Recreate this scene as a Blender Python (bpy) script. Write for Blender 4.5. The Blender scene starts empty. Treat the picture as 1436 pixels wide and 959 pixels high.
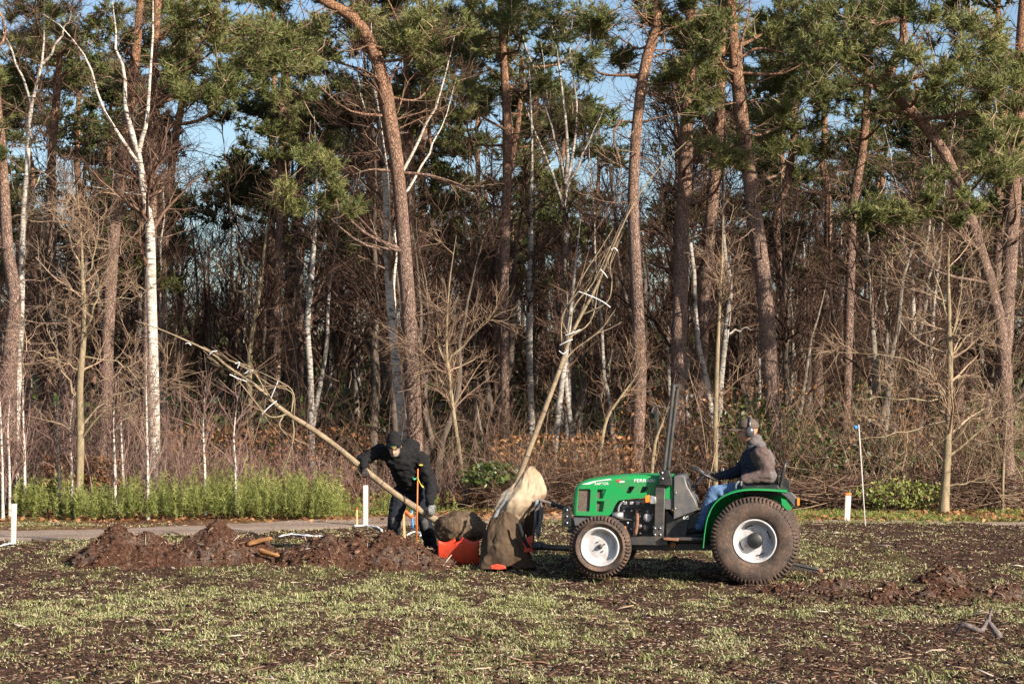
import bpy, bmesh, math, random
import numpy as np
from mathutils import Vector, Matrix, noise as mnoise

sc = bpy.context.scene
col = sc.collection
R = math.radians

# ------------------------------------------------------------------ camera
F_PX, HOR, CAM_H = 2640.0, 540.0, 2.325          # focal length in photo pixels, horizon row, eye height
PITCH = math.atan((HOR - 479.5) / F_PX)
cam_d = bpy.data.cameras.new('camera')
cam = bpy.data.objects.new('camera', cam_d)
col.objects.link(cam)
cam.location = (0, 0, CAM_H)
cam.rotation_euler = (R(90) + PITCH, 0, 0)
cam_d.sensor_width = 36.0
cam_d.lens = 36.0 * F_PX / 1436.0
cam_d.clip_start = 0.1
cam_d.clip_end = 4000
sc.camera = cam

# ------------------------------------------------------------------ sky, sun, exposure
SUN_AZ, SUN_EL = R(134), R(27)                    # clockwise from +Y ; to the right and behind the camera
w = bpy.data.worlds.new('World'); sc.world = w; w.use_nodes = True
wn = w.node_tree; wn.nodes.clear()
sky = wn.nodes.new('ShaderNodeTexSky'); sky.sky_type = 'NISHITA'; sky.sun_disc = False
sky.sun_elevation = SUN_EL; sky.sun_rotation = SUN_AZ
sky.air_density = 1.0; sky.dust_density = 1.2; sky.ozone_density = 2.4
bg = wn.nodes.new('ShaderNodeBackground'); bg.inputs['Strength'].default_value = 0.078
wo = wn.nodes.new('ShaderNodeOutputWorld')
wn.links.new(sky.outputs[0], bg.inputs[0]); wn.links.new(bg.outputs[0], wo.inputs[0])
sd = bpy.data.lights.new('sun', 'SUN'); sd.energy = 5.0; sd.angle = R(0.5); sd.color = (1.0, 0.90, 0.76)
sun = bpy.data.objects.new('sun', sd); col.objects.link(sun)
S = Vector((math.sin(SUN_AZ) * math.cos(SUN_EL), math.cos(SUN_AZ) * math.cos(SUN_EL), math.sin(SUN_EL)))
sun.rotation_euler = (-S).to_track_quat('-Z', 'Y').to_euler()
sc.view_settings.view_transform = 'Standard'
sc.view_settings.look = 'None'
sc.view_settings.exposure = 1.08
sc.view_settings.gamma = 1.0
sc.cycles.use_denoising = True
sc.cycles.max_bounces = 5
sc.cycles.transparent_max_bounces = 4
sc.cycles.caustics_reflective = False
sc.cycles.caustics_refractive = False

# ------------------------------------------------------------------ pixels to positions
_cp, _sp = math.cos(PITCH), math.sin(PITCH)
def ray(px, py):
    x = (px - 718.0) / F_PX; y = (479.5 - py) / F_PX
    return np.array([x, _cp - y * _sp, _sp + y * _cp])
def at(px, py, Y):                                # point of that pixel at distance Y
    d = ray(px, py)
    return np.array([0, 0, CAM_H]) + d * (Y / d[1])
def ppm(Y): return F_PX / Y                       # photo pixels in a metre at distance Y

# ------------------------------------------------------------------ noise
rng = np.random.default_rng(7)
def _hash(ix, iy, seed):
    h = (ix.astype(np.int64) * 374761393 + iy.astype(np.int64) * 668265263 + seed * 1274126177) & 0xFFFFFFFF
    h = ((h ^ (h >> 13)) * 1274126177) & 0xFFFFFFFF
    return ((h ^ (h >> 16)) & 0xFFFF) / 65535.0
def vnoise(x, y, seed=0):
    x = np.asarray(x, float); y = np.asarray(y, float)
    ix = np.floor(x); iy = np.floor(y); fx = x - ix; fy = y - iy
    fx = fx * fx * (3 - 2 * fx); fy = fy * fy * (3 - 2 * fy)
    a = _hash(ix, iy, seed); b = _hash(ix + 1, iy, seed); c = _hash(ix, iy + 1, seed); d = _hash(ix + 1, iy + 1, seed)
    return (a * (1 - fx) + b * fx) * (1 - fy) + (c * (1 - fx) + d * fx) * fy
def fbm(x, y, seed=0, o=4):
    s = 0; a = 0.5; t = 0
    for i in range(o):
        s = s + a * vnoise(np.asarray(x) * 2 ** i, np.asarray(y) * 2 ** i, seed + i * 17); t += a; a *= 0.5
    return s / t
def sstep(a, b, x):
    t = np.clip((np.asarray(x, float) - a) / (b - a), 0, 1); return t * t * (3 - 2 * t)

# ------------------------------------------------------------------ terrain
PATH = [(-60, 27.2, 1.0), (-9, 27.6, 1.0), (-6.6, 28.2, 1.05), (-3.6, 30.0, 1.1), (-1.5, 31.2, 1.1), (0.5, 31.8, 1.0), (3, 31.4, .6), (5, 30.9, .3), (9, 30.3, .22), (60, 29.6, .2)]
def path_c(x):
    xs = [p[0] for p in PATH]
    return np.interp(x, xs, [p[1] for p in PATH]), np.interp(x, xs, [p[2] for p in PATH])
def base_g(x, Y):
    g = 0.10 * sstep(22.6, 25.2, Y) + 0.06 * sstep(30, 40, Y)
    return g
def path_m(x, Y):
    c, h = path_c(x)
    return 1 - sstep(h * .8, h * 1.25, np.abs(Y - c + .25 * (fbm(x * 1.3, Y * 0 + 3, 5) - .5)))
def grassy(x, Y):                                 # where the field is green
    n = fbm(x * .55, Y * .28, 11, 4)
    n2 = fbm(x * 2.6, Y * 1.3, 23, 3)
    n3 = fbm(x * 7, Y * 4, 29, 2)
    return np.clip((n * .45 + n2 * .42 + n3 * .42 - .598) * 4.2, 0, 1)
def terrain(x, Y, fine=True):
    x = np.asarray(x, float); Y = np.asarray(Y, float)
    g = base_g(x, Y)
    if fine:
        field = (1 - sstep(25.5, 34, Y)) * (1 - path_m(x, Y))
        g = g + field * (.10 * (fbm(x * 1.2, Y * 1.2, 3, 3) - .5) + .075 * (fbm(x * 5, Y * 5, 9, 3) - .5))
        g = g + (1 - field) * .05 * (fbm(x * .9, Y * .9, 31, 3) - .5) * (1 - path_m(x, Y))
    # ruts and turned soil behind the tractor, right
    hole = np.exp(-(((x - 3.86) / .42) ** 2 + ((Y - 20.15) / .2) ** 2))
    ridge = np.exp(-(((x - 3.4) / .5) ** 2 + ((Y - 21.0) / .3) ** 2)) * .06 + np.exp(-(((x - 4.9) / .8) ** 2 + ((Y - 20.5) / .3) ** 2)) * .07
    g = g - hole * .2 + ridge * (.7 + .6 * fbm(x * 7, Y * 7, 41, 2))
    return g

# ------------------------------------------------------------------ mesh helpers
def mk_mesh(name, verts, faces, tint=None, smooth=False):
    """verts (N,3); faces: list of (M,3)/(M,4) arrays; tint: per-vertex values 0..1 stored as the attribute 'tint'"""
    verts = np.asarray(verts, np.float32)
    faces = [np.asarray(f, np.int32) for f in faces if len(f)]
    me = bpy.data.meshes.new(name)
    me.vertices.add(len(verts)); me.vertices.foreach_set('co', verts.ravel())
    nl = sum(f.size for f in faces); npoly = sum(len(f) for f in faces)
    me.loops.add(nl); me.polygons.add(npoly)
    me.loops.foreach_set('vertex_index', np.concatenate([f.ravel() for f in faces]))
    tot = np.concatenate([np.full(len(f), f.shape[1], np.int32) for f in faces])
    st = np.concatenate([[0], np.cumsum(tot)[:-1]]).astype(np.int32)
    me.polygons.foreach_set('loop_start', st)
    try: me.polygons.foreach_set('loop_total', tot)
    except Exception: pass
    if smooth: me.polygons.foreach_set('use_smooth', np.ones(npoly, bool))
    me.update(calc_edges=True)
    if tint is not None:
        a = me.attributes.new('tint', 'FLOAT', 'POINT'); a.data.foreach_set('value', np.asarray(tint, np.float32).ravel())
    return me
class Acc:
    """collects vertex / face arrays into one mesh"""
    def __init__(s): s.v = []; s.f = {3: [], 4: []}; s.t = []; s.n = 0; s.m = {3: [], 4: []}
    def add(s, verts, faces, tint=0.5, mi=0):
        verts = np.asarray(verts, float).reshape(-1, 3)
        for f in (faces if isinstance(faces, list) else [faces]):
            f = np.asarray(f, np.int64)
            if len(f): s.f[f.shape[1]].append(f + s.n); s.m[f.shape[1]].append(np.full(len(f), mi))
        s.v.append(verts); s.t.append(np.broadcast_to(np.asarray(tint, float).ravel() if np.ndim(tint) else tint, (len(verts),)))
        s.n += len(verts); return s
    def mesh(s, name, off=(0, 0, 0), smooth=False):
        v = np.concatenate(s.v) - np.asarray(off, float)
        fl = [np.concatenate(s.f[k]) for k in (3, 4) if s.f[k]]
        me = mk_mesh(name, v, fl, np.concatenate(s.t), smooth)
        mi = np.concatenate([np.concatenate(s.m[k]) for k in (3, 4) if s.m[k]])
        if mi.any(): me.polygons.foreach_set('material_index', mi.astype(np.int32))
        return me
def tubes(P, Rd, sides=3, cap=False):
    """P (N,K,3) centre lines, Rd (N,K) radii -> verts, quads"""
    P = np.asarray(P, float); Rd = np.asarray(Rd, float)
    N, K, _ = P.shape
    T = np.gradient(P, axis=1); T /= np.linalg.norm(T, axis=2, keepdims=True) + 1e-9
    mean = P[:, -1] - P[:, 0]; mean /= np.linalg.norm(mean, axis=1, keepdims=True) + 1e-9
    ref = np.where(np.abs(mean[:, 2:3]) > .8, np.array([[1., 0, 0]]), np.array([[0, 0, 1.]]))[:, None, :]
    U = np.cross(T, np.broadcast_to(ref, T.shape)); U /= np.linalg.norm(U, axis=2, keepdims=True) + 1e-9
    V = np.cross(T, U)
    a = np.arange(sides) * 2 * math.pi / sides
    v = P[:, :, None, :] + Rd[:, :, None, None] * (np.cos(a)[None, None, :, None] * U[:, :, None, :] + np.sin(a)[None, None, :, None] * V[:, :, None, :])
    v = v.reshape(-1, 3)
    i = np.arange(N)[:, None, None] * K * sides + np.arange(K - 1)[None, :, None] * sides
    j = np.arange(sides)[None, None, :]; j2 = (j + 1) % sides
    q = np.stack([i + j, i + j2, i + sides + j2, i + sides + j], -1).reshape(-1, 4)
    fs = [q]
    if cap and sides == 4:
        e = (np.arange(N) * K * sides)[:, None]
        fs += [e + np.array([[3, 2, 1, 0]]), e + (K - 1) * sides + np.array([[0, 1, 2, 3]])]
    elif cap and sides == 3:
        e = (np.arange(N) * K * sides)[:, None]
        fs += [e + np.array([[2, 1, 0]]), e + (K - 1) * sides + np.array([[0, 1, 2]])]
    return v, fs
def unit(v): return v / (np.linalg.norm(v, axis=-1, keepdims=True) + 1e-9)
def spawn(P, Rd, m, L, t=(.2, 1), ang=(35, 70), up=0.1, wig=.12, K=5, rf=.6, rmin=.004, grav=0.0, g=rng):
    """m side shoots for each parent line"""
    N, K0, _ = P.shape
    idx = np.repeat(np.arange(N), m); n = len(idx)
    tt = g.uniform(t[0], t[1], n) * (K0 - 1) * .999
    k = tt.astype(int); f = (tt - k)[:, None]
    p0 = P[idx, k] * (1 - f) + P[idx, k + 1] * f
    r0 = Rd[idx, k] * (1 - f[:, 0]) + Rd[idx, k + 1] * f[:, 0]
    tan = unit(P[idx, k + 1] - P[idx, k])
    pr = unit(np.cross(tan, g.normal(size=(n, 3))))
    a = np.radians(g.uniform(ang[0], ang[1], n))[:, None]
    d = unit(np.cos(a) * tan + np.sin(a) * pr + np.array([0, 0, up]))
    ln = g.uniform(L[0], L[1], n) * (1 - .45 * tt / (K0 - 1))
    Q = np.empty((n, K, 3)); Q[:, 0] = p0
    for i in range(1, K):
        d = unit(d + g.normal(size=(n, 3)) * wig + np.array([0, 0, grav]))
        Q[:, i] = Q[:, i - 1] + d * (ln / (K - 1))[:, None]
    rr = np.maximum(r0 * rf, rmin)[:, None] * np.linspace(1, .35, K)[None, :]
    return Q, np.maximum(rr, rmin * .6)
def smooth_line(pts, K):
    """Catmull-Rom through pts (n,d) resampled to K"""
    pts = np.asarray(pts, float); n = len(pts)
    if n < 3: return np.stack([np.interp(np.linspace(0, n - 1, K), np.arange(n), pts[:, i]) for i in range(pts.shape[1])], 1)
    ext = np.vstack([2 * pts[0] - pts[1], pts, 2 * pts[-1] - pts[-2]])
    u = np.linspace(0, n - 1, K) * .99999; k = u.astype(int); f = (u - k)[:, None]
    a, b, c, d = ext[k], ext[k + 1], ext[k + 2], ext[k + 3]
    return .5 * (2 * b + (c - a) * f + (2 * a - 5 * b + 4 * c - d) * f ** 2 + (3 * b - a - 3 * c + d) * f ** 3)

def link(name, me, mats, parent=None):
    o = bpy.data.objects.new(name, me); col.objects.link(o)
    for m in (mats if isinstance(mats, (list, tuple)) else [mats]): me.materials.append(m)
    if parent is not None: o.parent = parent
    return o
def tag(o, label, cat=None, group=None, kind=None):
    o['label'] = label
    if cat: o['category'] = cat
    if group: o['group'] = group
    if kind: o['kind'] = kind
    return o
def thing(name, label, cat, loc=(0, 0, 0), rz=0, group=None):
    o = bpy.data.objects.new(name, None); col.objects.link(o)
    o.location = loc; o.rotation_euler = (0, 0, rz); o.empty_display_size = .2
    return tag(o, label, cat, group)

# ------------------------------------------------------------------ materials
class NT:
    def __init__(s, name):
        s.m = bpy.data.materials.new(name); s.m.use_nodes = True; s.t = s.m.node_tree
        s.b = s.t.nodes['Principled BSDF']; s.out = s.t.nodes['Material Output']
    def n(s, typ, **kw):
        x = s.t.nodes.new(typ)
        for k, v in kw.items():
            if k in x.inputs.keys(): x.inputs[k].default_value = v
            else: setattr(x, k, v)
        return x
    def l(s, a, b): s.t.links.new(a, b)
    def coord(s, scale=(1, 1, 1), kind='Object'):
        c = s.n('ShaderNodeTexCoord'); mp = s.n('ShaderNodeMapping'); mp.inputs['Scale'].default_value = scale
        s.l(c.outputs[kind], mp.inputs[0]); return mp.outputs[0]
    def noise(s, vec, scale, detail=4, rough=.6):
        x = s.n('ShaderNodeTexNoise', Scale=scale, Detail=detail, Roughness=rough)
        if vec is not None: s.l(vec, x.inputs['Vector'])
        return x.outputs['Fac']
    def ramp(s, fac, stops):
        x = s.n('ShaderNodeValToRGB'); e = x.color_ramp.elements
        while len(e) < len(stops): e.new(.5)
        for i, (p, c) in enumerate(stops): e[i].position = p; e[i].color = (*c, 1)
        s.l(fac, x.inputs[0]); return x.outputs[0]
    def mix(s, fac, a, b, mode='MIX'):
        x = s.n('ShaderNodeMix', data_type='RGBA', blend_type=mode)
        for v, i in ((fac, 0), (a, 6), (b, 7)):
            if isinstance(v, (int, float)): x.inputs[i].default_value = v
            elif isinstance(v, tuple): x.inputs[i].default_value = (*v, 1)
            else: s.l(v, x.inputs[i])
        return x.outputs[2]
    def attr(s, name='tint'):
        x = s.n('ShaderNodeAttribute'); x.attribute_name = name; return x.outputs['Fac']
    def bump(s, h, strength=.5, dist=.02):
        x = s.n('ShaderNodeBump', Strength=strength, Distance=dist); s.l(h, x.inputs['Height']); s.l(x.outputs[0], s.b.inputs['Normal'])
    def col(s, c):
        if isinstance(c, tuple): s.b.inputs['Base Color'].default_value = (*c, 1)
        else: s.l(c, s.b.inputs['Base Color'])
        return s
    def rough(s, r, metal=0, spec=.5):
        s.b.inputs['Roughness'].default_value = r; s.b.inputs['Metallic'].default_value = metal
        s.b.inputs['Specular IOR Level'].default_value = spec; return s

def m_tint(name, stops, rough=.8, spec=.2, trans=0, nscale=0):
    t = NT(name); c = t.ramp(t.attr(), stops)
    if nscale:
        c = t.mix(t.noise(t.coord(), nscale), t.mix(.35, c, (0, 0, 0)), c)
    t.col(c).rough(rough, 0, spec)
    if trans:
        tr = t.n('ShaderNodeBsdfTranslucent'); t.l(c, tr.inputs[0])
        mx = t.n('ShaderNodeMixShader'); mx.inputs[0].default_value = trans
        t.l(t.b.outputs[0], mx.inputs[1]); t.l(tr.outputs[0], mx.inputs[2]); t.l(mx.outputs[0], t.out.inputs[0])
    return t.m
def m_plain(name, c, rough=.5, metal=0, spec=.5, dirt=None, dscale=9, bump=0):
    t = NT(name); v = t.coord(); cc = c
    n = t.noise(v, dscale, 5, .65)
    d = dirt or tuple(x * .7 for x in c)
    cc = t.mix(t.ramp(n, [(.42, (0, 0, 0)), (.72, (1, 1, 1))]), c, d)
    t.col(cc).rough(rough, metal, spec)
    if bump: t.bump(t.noise(v, dscale * 4, 4), bump, .01)
    return t.m
def m_pine_bark():
    t = NT('pine_bark'); v = t.coord((1, 1, .42))
    n = t.noise(v, 16, 6, .75)
    wv = t.n('ShaderNodeVectorMath', operation='ADD'); t.l(v, wv.inputs[0])
    sc_ = t.n('ShaderNodeVectorMath', operation='SCALE'); sc_.inputs[3].default_value = .22
    nc = t.n('ShaderNodeTexNoise', Scale=6.0); t.l(v, nc.inputs['Vector']); t.l(nc.outputs['Color'], sc_.inputs[0]); t.l(sc_.outputs[0], wv.inputs[1])
    vo = t.n('ShaderNodeTexVoronoi', feature='DISTANCE_TO_EDGE', Scale=30.0, Randomness=1.0); t.l(wv.outputs[0], vo.inputs['Vector'])
    crack = t.ramp(vo.outputs['Distance'], [(0, (.1, .1, .1)), (.17, (1, 1, 1))])
    geo = t.n('ShaderNodeNewGeometry'); sx = t.n('ShaderNodeSeparateXYZ'); t.l(geo.outputs['Position'], sx.inputs[0])
    mr = t.n('ShaderNodeMapRange'); mr.inputs[1].default_value = 5; mr.inputs[2].default_value = 10; t.l(sx.outputs[2], mr.inputs[0])
    low = t.ramp(n, [(.3, (.15, .10, .08)), (.7, (.36, .245, .195))])
    high = t.ramp(n, [(.3, (.24, .115, .06)), (.7, (.46, .25, .14))])
    plate = t.mix(mr.outputs[0], low, high)
    c = t.mix(crack, t.mix(.9, plate, (.05, .03, .024)), plate)
    t.col(c).rough(.9, 0, .15)
    t.bump(t.mix(.4, crack, n), .9, .03)
    return t.m
def m_birch(nm='birch_bark', ca=(.36, .30, .25), cb=(.60, .54, .47)):
    t = NT(nm); v = t.coord((1, 1, 1))
    n = t.noise(v, 5, 4)
    v2 = t.coord((1, 1, 5)); n2 = t.noise(v2, 6, 5, .75)
    v3 = t.coord((.6, .6, 9)); n3 = t.noise(v3, 9, 2)
    base = t.ramp(n, [(.3, ca), (.6, cb)])
    marks = t.ramp(n2, [(.52, (1, 1, 1)), (.62, (.08, .065, .05))])
    lent = t.ramp(n3, [(.60, (1, 1, 1)), (.68, (.3, .26, .22))])
    c = t.mix(1.0, t.mix(1.0, base, marks, 'MULTIPLY'), lent, 'MULTIPLY')
    t.col(c).rough(.75, 0, .25); t.bump(n2, .4, .01)
    return t.m
def m_bark(name, a, b, sc=(1, 1, .3), scale=14):
    t = NT(name); v = t.coord(sc); n = t.noise(v, scale, 5, .7)
    t.col(t.ramp(n, [(.32, a), (.68, b)])).rough(.88, 0, .2); t.bump(n, .6, .012); return t.m

M = {}
M['pine_bark'] = m_pine_bark()
M['birch'] = m_birch()
M['birch_grey'] = m_birch('birch_grey', (.20, .175, .15), (.42, .38, .34))
M['grey_bark'] = m_bark('grey_bark', (.10, .085, .07), (.30, .26, .21))
M['tan_bark'] = m_bark('tan_bark', (.15, .115, .07), (.33, .26, .165))
M['dark_bark'] = m_bark('dark_bark', (.05, .04, .033), (.16, .125, .10))
M['twig'] = m_tint('twig', [(0, (.032, .020, .015)), (.5, (.125, .072, .052)), (1, (.42, .30, .20))], .85, .15)
M['twig_purple'] = m_tint('twig_purple', [(0, (.09, .05, .04)), (.5, (.20, .12, .10)), (1, (.36, .25, .20))], .8, .2)
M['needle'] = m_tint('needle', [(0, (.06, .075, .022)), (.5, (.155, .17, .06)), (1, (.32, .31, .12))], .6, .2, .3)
M['needle_shaded'] = m_tint('needle_shaded', [(0, (.03, .04, .016)), (.5, (.085, .10, .032)), (1, (.18, .185, .06))], .7, .2, .2)  # darker copy of needle: the shade deep in the wood is put into its colour
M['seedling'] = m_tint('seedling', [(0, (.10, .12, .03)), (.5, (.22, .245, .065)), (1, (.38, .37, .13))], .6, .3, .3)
M['leaf_dead'] = m_tint('leaf_dead', [(0, (.10, .045, .02)), (.5, (.26, .12, .05)), (1, (.42, .25, .12))], .75, .2, .15)
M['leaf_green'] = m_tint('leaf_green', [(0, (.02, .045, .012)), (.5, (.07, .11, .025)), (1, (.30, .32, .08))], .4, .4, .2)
M['grass'] = m_tint('grass', [(0, (.15, .18, .045)), (.5, (.35, .36, .15)), (.8, (.52, .48, .25)), (1, (.62, .52, .34))], .6, .3, .3)
M['debris'] = m_tint('debris', [(0, (.05, .026, .016)), (.5, (.16, .09, .058)), (.85, (.36, .255, .18)), (1, (.58, .49, .39))], .85, .15)
M['clod'] = m_tint('clod', [(0, (.022, .012, .009)), (.6, (.072, .040, .028)), (1, (.19, .112, .078))], .95, .1, 0, 30)
def m_ground():
    t = NT('ground_soil'); v = t.coord()
    n1 = t.noise(v, 1.6, 6, .7); n2 = t.noise(v, 14, 5, .7); n3 = t.noise(v, 60, 3, .7)
    soil = t.ramp(n2, [(.3, (.020, .011, .008)), (.55, (.065, .036, .025)), (.75, (.155, .092, .064))])
    gr = t.ramp(n3, [(.35, (.10, .11, .03)), (.7, (.26, .27, .09))])
    lit = t.ramp(n2, [(.3, (.05, .025, .014)), (.5, (.13, .065, .035)), (.72, (.28, .16, .09))])
    moss = t.ramp(n3, [(.3, (.09, .11, .02)), (.7, (.24, .25, .06))])
    gm = t.n('ShaderNodeMath', operation='MULTIPLY'); t.l(t.attr('green'), gm.inputs[0]); gm.inputs[1].default_value = .25
    c = t.mix(gm.outputs[0], soil, gr)
    c = t.mix(t.attr('litter'), c, lit)
    c = t.mix(t.attr('moss'), c, moss)
    t.col(c).rough(.95, 0, .1); t.bump(t.mix(.5, n2, n3), .9, .05)
    return t.m
M['ground'] = m_ground()
def m_path():
    t = NT('path_dirt'); v = t.coord((1, 2.2, 1)); n1 = t.noise(v, .8, 5, .65); n2 = t.noise(v, 20, 5, .7)
    c = t.mix(.5, t.ramp(n1, [(.35, (.17, .115, .085)), (.65, (.40, .31, .25))]), t.ramp(n2, [(.3, (.10, .065, .048)), (.7, (.44, .35, .285))]))
    t.col(c).rough(.95, 0, .1); t.bump(n2, .8, .03); return t.m
M['path'] = m_path()

# ------------------------------------------------------------------ ground and path
def axis(core0, core1, step, out0, out1, grow=1.25):
    a = list(np.arange(core0, core1 + 1e-6, step)); s = step; x = a[-1]
    while x < out1: s *= grow; x += s; a.append(x)
    s = step; x = a[0]; pre = []
    while x > out0: s *= grow; x -= s; pre.append(x)
    return np.array(pre[::-1] + a)
gx = axis(-8.4, 8.4, .055, -900, 900)
gy = axis(14.2, 30.5, .05, -60, 1500, 1.08)
GX, GY = np.meshgrid(gx, gy)
GZ = terrain(GX, GY)
def grid_mesh(name, X, Y, Z):
    ny, nx = X.shape
    v = np.stack([X, Y, Z], -1).reshape(-1, 3)
    i = (np.arange(ny - 1)[:, None] * nx + np.arange(nx - 1)[None, :]).ravel()
    return mk_mesh(name, v, [np.stack([i, i + 1, i + nx + 1, i + nx], 1)], None, True)
gm = grid_mesh('ground', GX, GY, GZ - .02 * path_m(GX, GY))
def vattr(me, name, val):
    a = me.attributes.new(name, 'FLOAT', 'POINT'); a.data.foreach_set('value', np.asarray(val, np.float32).ravel())
pc, ph = path_c(GX)
vattr(gm, 'green', grassy(GX, GY) * (1 - sstep(26, 29, GY)))
litter = sstep(0, 1.0, GY - pc + ph + .2 * fbm(GX, GY, 77) ) * (GY > 20)
vattr(gm, 'litter', np.clip(litter, 0, 1))
mossy = (np.clip((fbm(GX * .8, GY * .8, 55) - .42) * 4, 0, 1) * sstep(.8, 1.6, GY - pc) * (1 - sstep(33, 37, GY)))
mossy = np.maximum(mossy * np.where(GX > 4, 1.0, .6), np.clip((fbm(GX * .7, GY * .7, 56) - .4) * 4, 0, 1) * (GX > 3.5) * sstep(30.3, 31.2, GY) * (1 - sstep(33.5, 34.5, GY)))
vattr(gm, 'moss', mossy)
ground = link('ground', gm, M['ground']); tag(ground, 'bare dark field with patchy grass running to the wood', kind='structure')
px_ = np.concatenate([np.linspace(-60, -10, 40), np.linspace(-9.9, 9.9, 240), np.linspace(10, 60, 40)])
py_ = np.linspace(-1, 1, 26)
PX, PV = np.meshgrid(px_, py_)
c_, h_ = path_c(PX)
h_ = h_ * (1 + .45 * (fbm(PX * 1.5, PV * 0 + np.sign(PV) * 4, 8, 4) - .5) * 2)
PY = c_ + PV * h_
PZ = base_g(PX, PY) + .012 + .03 * (fbm(PX * 1.3, PY * 5, 88, 3) - .5) * (1 - PV ** 2) - .03 * np.abs(PV) ** 6
path = link('path', grid_mesh('path', PX, PY, PZ), M['path']); tag(path, 'pale trodden dirt path between the field and the wood', kind='structure')

# ------------------------------------------------------------------ the wood
def needles(acc, C, A, tint, nn=11, L=.10, wd=.013, g=rng):
    n = len(C)
    if n == 0: return
    d = unit(A[:, None, :] * .75 + g.normal(size=(n, nn, 3)) * .62)
    s = unit(np.cross(d, g.normal(size=(n, nn, 3))))
    b = C[:, None, :] + A[:, None, :] * g.uniform(-.06, .04, (n, nn, 1))
    ln = L * g.uniform(.7, 1.15, (n, nn, 1))
    v = np.stack([b - s * wd, b + s * wd, b + d * ln], 2).reshape(-1, 3)
    f = np.arange(len(v)).reshape(-1, 3)
    t = np.repeat(np.clip(tint[:, None] + g.normal(size=(n, nn)) * .06, 0, 1).ravel(), 3)
    acc.add(v, f, t)
def clump(acc, tw, c, rx, ry, dens=1.0, tone=.5, L=.125, wd=.0095, nn=14, g=rng, rz=None):
    """one cloud of pine foliage: sub-clouds of shoots with needle tufts; tw collects the bare twigs inside"""
    rad = np.array([rx, rx * .95 if rz is None else rz, ry])
    ns = max(4, int(11 * dens * (rx / .9) ** 1.2))
    u = unit(g.normal(size=(ns, 3))) * g.uniform(.25, 1.0, (ns, 1)) ** .6
    sub = c + u * rad
    for sc_ in sub:
        m = int(18 * dens)
        r = g.uniform(.22, .46) * (rx / .9) ** .4
        q = unit(g.normal(size=(m, 3)) + np.array([0, 0, .35])) * g.uniform(.25, 1, (m, 1)) * np.array([r * 1.25, r * 1.25, r * .75])
        e = sc_ + q
        ax = unit(q + np.array([0, 0, .12]))
        tt = np.clip(tone + g.normal() * .13 + g.normal(size=m) * .1, 0, 1)
        for k in range(2):
            needles(acc, e - ax * .10 * k, ax, tt, nn, L, wd, g)
        k3 = min(5, m)
        bq = unit(g.normal(size=(4, 3))) * r * g.uniform(1.0, 2.0, (4, 1)); tw.append(np.stack([sc_ + bq * .1, sc_ + bq * .55 + g.normal(size=(4, 3)) * .05, sc_ + bq + g.normal(size=(4, 3)) * .06], 1))
        tw.append(np.stack([sc_ + (q[:k3] * .1), sc_ + q[:k3] * .5 + g.normal(size=(k3, 3)) * .03, e[:k3]], 1))
        tw.append(np.stack([c + (sc_ - c) * .12, c + (sc_ - c) * .6 + g.normal(size=3) * .06, sc_], 0)[None])
def limb_to(trunk, c, g=rng, K=8, sag=.12):
    """a curved limb from the trunk to the middle of a foliage cloud"""
    tz = trunk[:, 2]; hd = np.linalg.norm(trunk[:, :2] - c[:2], axis=1)
    want = c[2] - .45 * hd
    i = int(np.argmin(np.abs(tz - want) + .15 * hd)); p0 = trunk[i]
    mid = (p0 + c) / 2 + np.array([g.normal() * .15, g.normal() * .15, -sag * np.linalg.norm(c - p0) + g.normal() * .1])
    return smooth_line([p0, mid, c], K)
def trunk3(pts, Y, K=26):
    p = [at(a, b, Y) for a, b, _ in pts]; r = [[w_ / 2 / ppm(Y)] for _, _, w_ in pts]
    L = smooth_line(np.hstack([p, r]), K)
    return L[:, :3], np.maximum(L[:, 3], .008)
def fix_base(T, r):
    T[0, 2] = float(terrain(T[0, 0], T[0, 1])) - .06
    r[0] *= 1.22; r[1] *= 1.05
def trunk_mesh(T, r, sides=14, g=rng, knob=.05):
    v, f = tubes(T[None], r[None], sides)
    K = len(T); v = v.reshape(K, sides, 3); ctr = T[:, None, :]
    nz = 1 + knob * g.normal(size=(K, sides, 1)); nz = (nz + np.roll(nz, 1, 1) + np.roll(nz, -1, 1)) / 3
    return (ctr + (v - ctr) * nz).reshape(-1, 3), f
CARD = 0
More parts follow.
